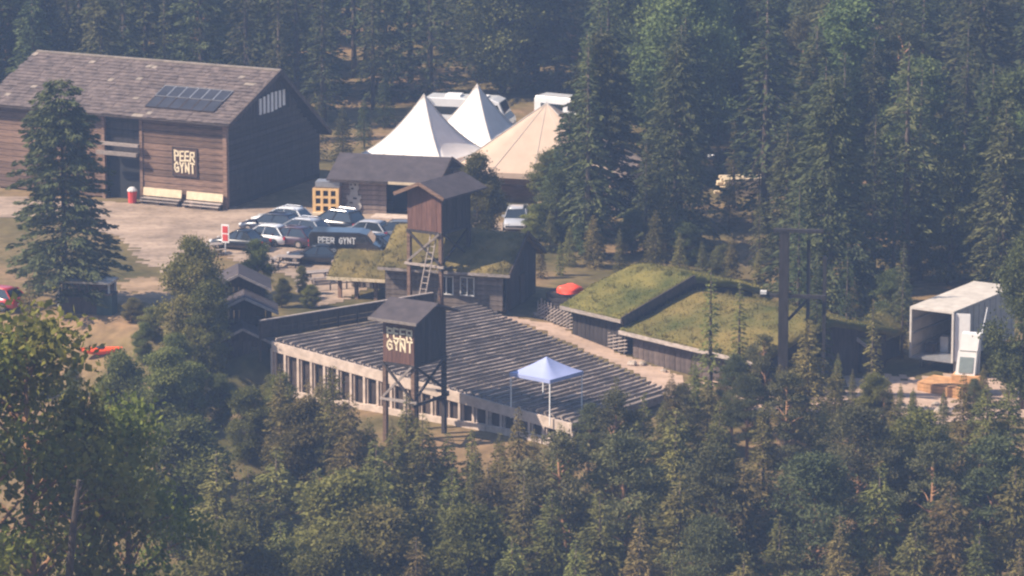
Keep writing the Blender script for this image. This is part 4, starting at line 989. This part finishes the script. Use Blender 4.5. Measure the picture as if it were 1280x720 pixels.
LIB['dense', 1] = spruce_mesh(151, 17, 5.4, lf_spruce, 1.6, .24, .34, .04, .14, .62)
NV = {'spruce': 8, 'slim': 2, 'young': 4, 'broad': 4, 'pine': 4, 'birch': 3, 'near': 1, 'dense': 2}
TN = {'spruce': 'spruce_tree', 'slim': 'slim_spruce', 'young': 'young_spruce', 'broad': 'broadleaf_tree', 'pine': 'pine_tree', 'birch': 'birch_tree', 'near': 'birch_tree', 'dense': 'spruce_tree'}
placed = []
def tree(kind, x, y, h, label, group=None, widen=1.0, var=None, z=None):
    v = random.randrange(NV[kind]) if var is None else var
    s = h/REFH[kind]; tm, cm = LIB[kind, v]
    t = thing(TN[kind], label, 'tree', (x, y, (hg(x, y) if z is None else z)), random.uniform(0, 6.28), group)
    t.scale = (s*widen, s*widen, s)
    put('trunk', tm, t); put('crown', cm, t); placed.append((x, y)); return t
def tree_top(kind, px, py, Y, label, group=None, widen=1.0, var=None, hmin=2.0):
    p = PY(px, py, Y); return tree(kind, p.x, Y, max(hmin, p.z-hg(p.x, Y)), label, group, widen, var)
# trees that stand out
p = Pg(82, 384)
tree('dense', p.x, p.y, PY(66, 97, p.y).z-p.z, 'big dark spruce in front of the barn', None, 1.0, 0)
BG = 'spruces and broadleaf trees of the forest behind'
tree_top('dense', 752, 38, 317, 'tall spruce right of the beige tent, the nearer of the pair', None, .92, 0)
tree_top('dense', 846, 50, 311, 'tall spruce behind the greenest turf roof', None, .9, 1)
tree_top('spruce', 808, 172, 309, 'shorter dark spruce between the two tall ones by the turf roof', None, 1.1, 3)
tree_top('spruce', 712, 138, 315, 'bushy spruce covering the right side of the beige tent', None, 1.35, 2)
tree_top('broad', 694, 214, 312, 'low wide broadleaf tree at the front right corner of the beige tent', None, 1.1, 1)
tree_top('spruce', 738, 205, 307, 'lower spruce in front of the tall spruce by the red tarp', None, 1.2, 2)
tree_top('dense', 1040, 90, 296, 'very wide spruce behind the dark timber portal', None, 1.0, 1)
tree_top('spruce', 985, 150, 301, 'spruce crowding the left flank of the very wide spruce', None, 1.2, 1)
tree_top('spruce', 1095, 140, 303, 'spruce crowding the right flank of the very wide spruce', None, 1.2, 3)
tree_top('birch', 597, 197, 309, 'small light birch between the upper watchtower and the beige tent', None, .9, 0)
tree_top('slim', 889, 332, 268, 'thin ragged spruce in front of the long turf roof', None, 1.25, 0)
tree_top('slim', 1092, 372, 270, 'thin spruce beside the small turf shed', None, 1.25, 1)
tree_top('birch', 242, 300, 279, 'tall rounded birch left of the entrance hut', None, .95, 1)
tree_top('birch', 262, 355, 277, 'birch close against the left side of the entrance hut', None, .9, 0)
tree_top('young', 215, 375, 276, 'dark young spruce left of the tall rounded birch', None, .9, 2)
tree_top('birch', 218, 420, 274, 'birch below the entrance hut on the bank', None, 1.2, 2)
tree_top('birch', 322, 303, 292, 'round birch between the car row and the entrance hut', None, 1.0, 2)
tree_top('birch', 352, 350, 290, 'birch right of the entrance hut roofs', None, 1.1, 1)
tree_top('birch', 338, 470, 270, 'birch between the entrance hut and the side wall', None, .9, 0)
tree_top('birch', 378, 345, 294, 'low birch right of the round one, by the stand corner', None, .9, 0)
tree_top('young', 36, 340, 276, 'bushy young spruce at the left below the big dark spruce', None, 1.0, 0)
# near birches on the slope towards the camera
kay = None
tree_top('near', 32, 412, 190, 'near yellow-green birch at the lower left', None, 1.0, 0)
tree_top('near', 158, 520, 196, 'near yellow-green birch with the bare brown trunk showing', None, .8, 0)
tree_top('near', 102, 505, 193, 'near yellow-green birch close around the broken brown trunk', None, .6, 0)
tree_top('near', -35, 430, 186, 'near yellow-green birch cut by the left edge', None, .9, 0)
q0, q1 = PY(80, 730, 184), PY(99, 600, 184)
bark_t = mat('old_bark', (.065, .048, .038), .95, .4, 5.0)
t = thing('bare_trunk', 'broken bare brown trunk leaning among the near birches at lower left', 'tree trunk', q0)
part('trunk', MB().tube([(0, 0, -2), tuple((q1-q0)*.5+Vector((.05, 0, 0))), tuple(q1-q0)], [.2, .16, .11], 9), bark_t, t)
for f_, dx_, dz_ in ((.8, .5, .55), (.93, -.45, .3), (.62, -.6, .5), (.7, .7, .25), (.5, .5, .45), (.88, .3, .6)): part('branch', MB().tube([tuple((q1-q0)*f_), tuple((q1-q0)*f_+Vector((dx_*.5, -.1, dz_*.3))), tuple((q1-q0)*f_+Vector((dx_, -.15, dz_)))], [.06, .04, .015], 6), bark_t, t)
# foreground line: explicit tops
FG = 'trees of the foreground wood below the stand'
fore = [('birch', 205, 440, 266, 1.1), ('birch', 240, 455, 268, 1.1), ('birch', 275, 470, 268, 1.0), ('birch', 310, 488, 262, 1.1), ('birch', 350, 470, 266, .9), ('young', 402, 470, 262, 1.0), ('birch', 375, 505, 258, 1.1), ('young', 440, 520, 256, 1.0),
        ('young', 512, 492, 257, 1.0), ('young', 470, 545, 250, 1.1), ('young', 565, 585, 250, 1.0), ('young', 648, 505, 256, .9), ('young', 610, 575, 250, 1.0), ('young', 595, 560, 252, .9), ('pine', 755, 492, 256, 1.1), ('young', 705, 530, 254, 1.1), ('pine', 720, 545, 248, 1.1), ('young', 805, 488, 258, 1.0), ('pine', 790, 545, 248, 1.1),
        ('young', 868, 440, 264, .8), ('young', 845, 510, 254, 1.1), ('pine', 915, 445, 264, .9), ('young', 900, 500, 256, 1.0), ('pine', 962, 420, 265, .95), ('young', 1012, 398, 265, 1.0), ('pine', 985, 470, 258, 1.1), ('young', 1045, 455, 262, 1.0),
        ('pine', 1075, 510, 254, 1.1), ('young', 1118, 490, 258, .9), ('birch', 1155, 520, 256, 1.1), ('young', 1205, 465, 260, .9), ('young', 1235, 480, 258, 1.1), ('pine', 1165, 560, 248, 1.1), ('young', 1262, 478, 258, 1.0), ('broad', 1282, 300, 272, .75), ('pine', 1240, 545, 248, 1.1),
        ('birch', 225, 530, 254, 1.2), ('young', 270, 560, 248, 1.2), ('young', 310, 580, 246, 1.0), ('young', 345, 560, 248, 1.1), ('young', 395, 580, 246, 1.0), ('birch', 425, 600, 243, 1.1), ('young', 530, 600, 244, 1.0), ('young', 655, 590, 245, 1.0), ('young', 690, 610, 243, 1.1), ('young', 750, 610, 242, 1.1), ('young', 850, 590, 244, 1.0),
        ('young', 930, 570, 246, 1.1), ('pine', 885, 560, 247, 1.0), ('pine', 1020, 570, 246, 1.1), ('young', 1100, 580, 245, 1.0), ('young', 1190, 600, 244, 1.1), ('young', 1270, 580, 245, 1.0), ('birch', 470, 640, 240, 1.1), ('young', 350, 650, 239, 1.0), ('birch', 585, 640, 240, 1.1), ('young', 800, 640, 240, 1.0), ('pine', 890, 650, 239, 1.0), ('young', 975, 640, 240, 1.0), ('young', 1050, 640, 240, 1.0), ('young', 1145, 650, 239, 1.0), ('young', 1225, 650, 239, 1.1),
        ('young', 520, 668, 237, 1.0), ('young', 640, 668, 237, 1.0), ('young', 720, 672, 237, 1.0), ('birch', 285, 660, 238, 1.1), ('birch', 415, 680, 236, 1.0), ('young', 840, 690, 236, 1.0), ('young', 930, 690, 236, 1.0), ('young', 1100, 690, 236, 1.0), ('young', 1275, 680, 236, 1.0),
        ('pine', 935, 470, 262, 1.0), ('young', 885, 475, 262, 1.0), ('young', 955, 505, 258, 1.1), ('young', 1030, 500, 259, 1.1), ('pine', 850, 480, 262, .9), ('young', 830, 500, 261, 1.0), ('birch', 1095, 470, 264, .9), ('young', 1140, 490, 263, .8), ('young', 555, 560, 256, .9), ('young', 905, 455, 267, .9), ('young', 1000, 440, 268, 1.1), ('young', 975, 455, 267, 1.0),
        ('young', 430, 500, 263, .9), ('young', 455, 530, 260, .9), ('young', 540, 545, 258, .9), ('young', 490, 520, 260, .8), ('young', 625, 540, 257, .8), ('young', 668, 535, 258, .9), ('young', 700, 528, 258, .8), ('pine', 735, 505, 260, .9), ('young', 775, 500, 260, .9),
        ('young', 350, 452, 260, .9), ('young', 385, 470, 258, .95), ('young', 416, 455, 257, .8), ('young', 436, 490, 255, .9), ('young', 508, 488, 256, .8), ('young', 528, 515, 254, .9), ('young', 490, 535, 253, .9), ('young', 560, 540, 254, .8), ('young', 590, 535, 254, .8), ('young', 462, 520, 256, .7),
        ('young', 1066, 460, 269, .9), ('young', 1086, 475, 266, .9), ('young', 1126, 478, 267, .8), ('pine', 1104, 488, 263, .8), ('young', 1142, 484, 268, .8), ('young', 1180, 488, 266, .8), ('pine', 1218, 474, 266, .8), ('young', 1085, 462, 271, .8), ('young', 770, 470, 259, .75), ('young', 840, 465, 262, .8)]
KW = {'birch': 'yellow-green birch', 'young': 'bushy young spruce', 'pine': 'rounded dark pine', 'broad': 'tall broadleaf tree', 'spruce': 'dark spruce'}
def zone(px):
    for lim, nm in ((230, 'bank left of the hut'), (335, 'entrance hut'), (430, 'upper side wall'), (500, 'middle side wall'), (560, 'lettered watchtower'), (640, 'lower side wall'), (725, 'pale blue canopy'), (800, 'lowest bench rows'), (870, 'dirt path foot'), (940, 'thin ragged spruce'), (1010, 'timber portal'), (1070, 'small turf shed'), (1130, 'thin spruce'), (1195, 'orange-brown deck'), (1240, 'white cabinet')):
        if px < lim: return nm
    return 'right end of the trailer'
for k, px, py, Y, wd in fore:
    row = 'in the upper foreground under' if py < 520 else 'in mid foreground under' if py < 600 else 'in bottom foreground under'
    pend.append([tree_top(k, px, py, Y, '', FG, wd*1.12), f'{KW[k]} {row} the {zone(px)}', px, FG])
# the wood behind: jittered rows, kept clear of buildings and vehicles
def clear(px, Y):
    if px < 400: return Y > 352
    if px < 500: return Y > 350+(px-400)*.16
    if px < 735: return Y > 374
    if 885 < px < 965: return Y > 350
    if px > 1110: return Y > 299
    return Y > 303
def bzone(px):
    for lim, nm in ((60, 'left barn end'), (170, 'left barn ridge'), (260, 'solar panels'), (345, 'right barn ridge'), (410, 'barn gable'), (480, 'low shed'), (560, 'first white tent'), (640, 'motorhome'), (700, 'beige tent'), (745, 'pale van'), (800, 'nearer tall spruce'), (860, 'blue tarp'), (900, 'greenest turf roof'), (965, 'timber stack'), (1030, 'timber portal'), (1090, 'very wide spruce'), (1140, 'small turf shed'), (1200, 'trailer opening')):
        if px < lim: return nm
    return 'right end of the trailer'
Y = 300.0; cnt = 0
while Y < 472:
    half = Y*.1185+7; x = -half+random.uniform(0, 5)
    while x < half:
        yy = Y+random.uniform(-2.6, 2.6); xx = x+random.uniform(-1.5, 1.5); px = 640+xx/yy*FPX*1.02
        ln_ = tb.x-xx; lane = 0 < ln_ < 19 and abs(yy-(tb.y-ln_*.213)) < 4.5
        if 782 < px < 820 and yy < 376: lane = True
        if clear(px, yy) and not lane and all((xx-a)**2+(yy-b)**2 > 7 for a, b in placed[-70:]):
            rr = random.random(); right = px > 820
            k = 'spruce' if rr < (.62 if right else .72) else ('broad' if rr < .84 else 'pine')
            if k == 'pine' and yy < 335: k = 'spruce'
            hh = random.uniform(12, 18.5)*(1.0 if k == 'spruce' else .9)
            kw = {'spruce': 'dark spruce', 'broad': 'broadleaf tree', 'pine': 'pine'}[k]
            sz = 'tall' if hh > 16 else 'short' if hh < 13.5 else 'middling'
            dep = 'in front forest above' if Y < 330 or (px < 735 and Y < 385) else 'in mid forest above' if Y < 415 else 'in far forest above'
            g_ = f'{kw}s of the forest behind'
            pend.append([tree(k, xx, yy, hh, '', g_, random.uniform(1.05, 1.4)), f'{sz} {kw} {dep} the {bzone(px)}', px, g_]); cnt += 1
        x += random.uniform(4.4, 7.0)
    Y += 7.0
ORD = ('leftmost', 'second from left', 'third from left', 'fourth from left', 'fifth from left', 'sixth from left', 'seventh from left', 'eighth from left', 'ninth from left', 'tenth from left', 'eleventh from left', 'twelfth from left', 'thirteenth from left')
for q in sorted({p_[1] for p_ in pend}):
    m_ = sorted([p_ for p_ in pend if p_[1] == q], key=lambda p_: p_[2]); nm = len(m_)
    for i, p_ in enumerate(m_):
        p_[0]['label'] = q if nm == 1 else f"{'rightmost' if i == nm-1 else ORD[i]}: {q}"
for px, py, Y_, wd, lab in ((688, 262, 309, 1.0, 'young spruce right of the silver car'), (712, 282, 304, 1.0, 'young spruce straight behind the red tarp'), (742, 268, 304, 1.1, 'young spruce behind the left end of the greenest turf roof'), (775, 285, 303, 1.0, 'young spruce behind the middle of the greenest turf roof'),
        (820, 262, 304, 1.1, 'young spruce behind the right end of the greenest turf roof'), (850, 290, 302, 1.0, 'shorter young spruce behind the corner between the two turf roofs'), (878, 300, 300, 1.0, 'young spruce above the thin ragged spruce'), (915, 290, 300, 1.1, 'young spruce left of the timber portal below the timber stack'), (948, 310, 297, 1.0, 'young spruce close behind the timber portal'),
        (1110, 330, 292, 1.0, 'young spruce between the timber portal and the trailer'), (1128, 385, 284, .9, 'small young spruce at the left side of the trailer opening'), (1068, 345, 288, 1.0, 'young spruce behind the small turf shed'), (655, 300, 306, .8, 'small young spruce behind the turf house roof')):
    tree_top('young', px, py, Y_, lab, 'young spruces at the forest edge', wd)
for px, py, Y_, wd, lab in ((398, 118, 346, 1.2, 'forest edge spruce between the barn gable and the low shed'), (428, 132, 343, 1.1, 'forest edge spruce behind the left end of the low shed'), (455, 120, 352, 1.2, 'forest edge spruce left of the first white tent'), (480, 96, 362, 1.2, 'forest edge spruce behind the first white tent'), (655, 90, 378, 1.2, 'forest edge spruce between the motorhome and the pale van')):
    tree_top('spruce', px, py, Y_, lab, 'spruces at the tents', wd)
for px, py, Y_, wd, lab in ((1010, 425, 274, 1.1, 'full young spruce right of the timber portal foot'), (1048, 440, 271, 1.0, 'full young spruce in front of the turf shed gable'), (945, 440, 270, 1.0, 'full young spruce before the right end of the long turf roof'), (1110, 470, 268, 1.0, 'full young spruce left of the orange-brown deck'), (1230, 455, 272, .9, 'full young spruce right of the white cabinet'),
        (1262, 440, 275, 1.0, 'full young spruce at the right edge beside the trailer'), (870, 455, 270, .8, 'full young spruce at the dirt bank by the path'), (1160, 505, 264, .9, 'full young spruce below the orange-brown deck'), (676, 305, 300, .9, 'dark young spruce between turf house gable and red tarp'), (700, 300, 301, .9, 'dark young spruce right behind the log store')):
    tree_top('young', px, py, Y_, lab, 'young spruces round the turf roofs', wd)
for k_, px, py, Y_, wd, lab in (('young', 912, 222, 318, 1.0, 'young spruce half hiding the navy car in the clearing'), ('spruce', 898, 150, 335, .8, 'narrow spruce left of the timber stack'), ('spruce', 1000, 225, 288, 1.0, 'shorter spruce just right of the timber portal top'), ('spruce', 950, 235, 300, .9, 'shorter spruce just left of the timber portal top'), ('spruce', 1120, 180, 296, 1.1, 'dense spruce left of the trailer roof'), ('broad', 1190, 190, 306, 1.1, 'leafy tree straight behind the trailer'), ('spruce', 1235, 120, 308, 1.2, 'tall spruce behind the far end of the trailer')):
    tree_top(k_, px, py, Y_, lab, 'trees at the forest edge', wd)
for k_, px, py, Y_, wd, lab in (('birch', 180, 405, 280, 1.0, 'small birch on the bank between the kayak and the tall rounded birch'), ('birch', 155, 455, 272, 1.1, 'small birch on the bank just below the kayak'), ('young', 128, 470, 262, 1.0, 'young spruce behind the near birches below the kayak'), ('birch', 152, 446, 258, .7, 'slender birch whose leaves half cover the kayak'), ('young', 215, 455, 268, 1.0, 'young spruce by the birch left of the hut'), ('birch', 205, 480, 266, 1.0, 'birch low on the bank under the tall rounded birch'), ('birch', 90, 462, 266, .7, 'birch left of the kayak behind the near birch'), ('young', 170, 505, 258, 1.0, 'young spruce low on the bank above the near birch')):
    tree_top(k_, px, py, Y_, lab, 'trees on the left bank', wd)
for k_, px, py, Y_, wd, lab in (('slim', 918, 150, 326, 1.5, 'slim spruce in front of the navy car in the clearing'), ('slim', 950, 185, 323, 1.5, 'slim spruce in front of the right end of the timber stack'), ('spruce', 1022, 330, 276, .8, 'spruce in front of the right post of the timber portal'), ('spruce', 1060, 300, 281, .9, 'spruce growing in front of the small turf shed roof'), ('slim', 925, 350, 272, 1.3, 'slim ragged spruce before the browning turf roof, right of the other'), ('spruce', 1130, 300, 283, .8, 'spruce just left of the trailer opening')):
    tree_top(k_, px, py, Y_, lab, 'spruces among the turf buildings', wd)
# undergrowth bushes where the wood meets the yard and the roofs
for px, py, hh, wd, lab in ((612, 262, 2.2, 1.6, 'low bush under the beige tent, left of the silver car'), (672, 300, 2.6, 1.8, 'low bush right of the silver car, before the turf house'), (690, 262, 4.5, 1.5, 'rounded bush at the right foot of the beige tent'), (735, 322, 3.0, 1.7, 'low bush behind the red tarp'), (790, 318, 3.2, 1.7, 'low bush behind the ridge of the greenest turf roof'),
        (860, 330, 3.0, 1.7, 'low bush between the two turf roofs and the forest'), (905, 352, 2.6, 1.7, 'low bush left of the timber portal'), (1075, 380, 3.0, 1.7, 'low bush right of the timber portal'), (1115, 410, 4.0, 1.5, 'bush between the turf shed and the trailer'), (1150, 350, 4.5, 1.6, 'bush behind the trailer roof'), (190, 425, 2.2, 1.6, 'low bush on the dirt bank left of the hut'), (165, 402, 1.6, 1.6, 'small bush right of the dark green crate'), (388, 385, 1.6, 1.5, 'small bush by the upper end of the back rail'), (1240, 470, 3.0, 1.4, 'bush right of the white cabinet')):
    q = Pg(px, py); tree('birch' if px < 700 else 'broad', q.x, q.y, hh, lab, 'bushes at the forest edge', wd)
print('forest trees', cnt, 'objects', len(bpy.data.objects))
kayak(Pg(126, 444), R(8), 'orange-red kayak lying behind the near birch leaves')
# ------------------------------------------------------------------ haze
hz = MB().box((0, 400, 35), (860, 980, 74))
hm = bpy.data.materials.new('haze'); hm.use_nodes = True; n = hm.node_tree; n.nodes.clear()
ho = n.nodes.new('ShaderNodeOutputMaterial'); pv = n.nodes.new('ShaderNodeVolumePrincipled')
pv.inputs['Color'].default_value = (.44, .62, 1.0, 1); pv.inputs['Density'].default_value = .0005; pv.inputs['Anisotropy'].default_value = .2
n.links.new(pv.outputs[0], ho.inputs['Volume'])
h_ = part('haze', hz, hm); h_['kind'] = 'stuff'
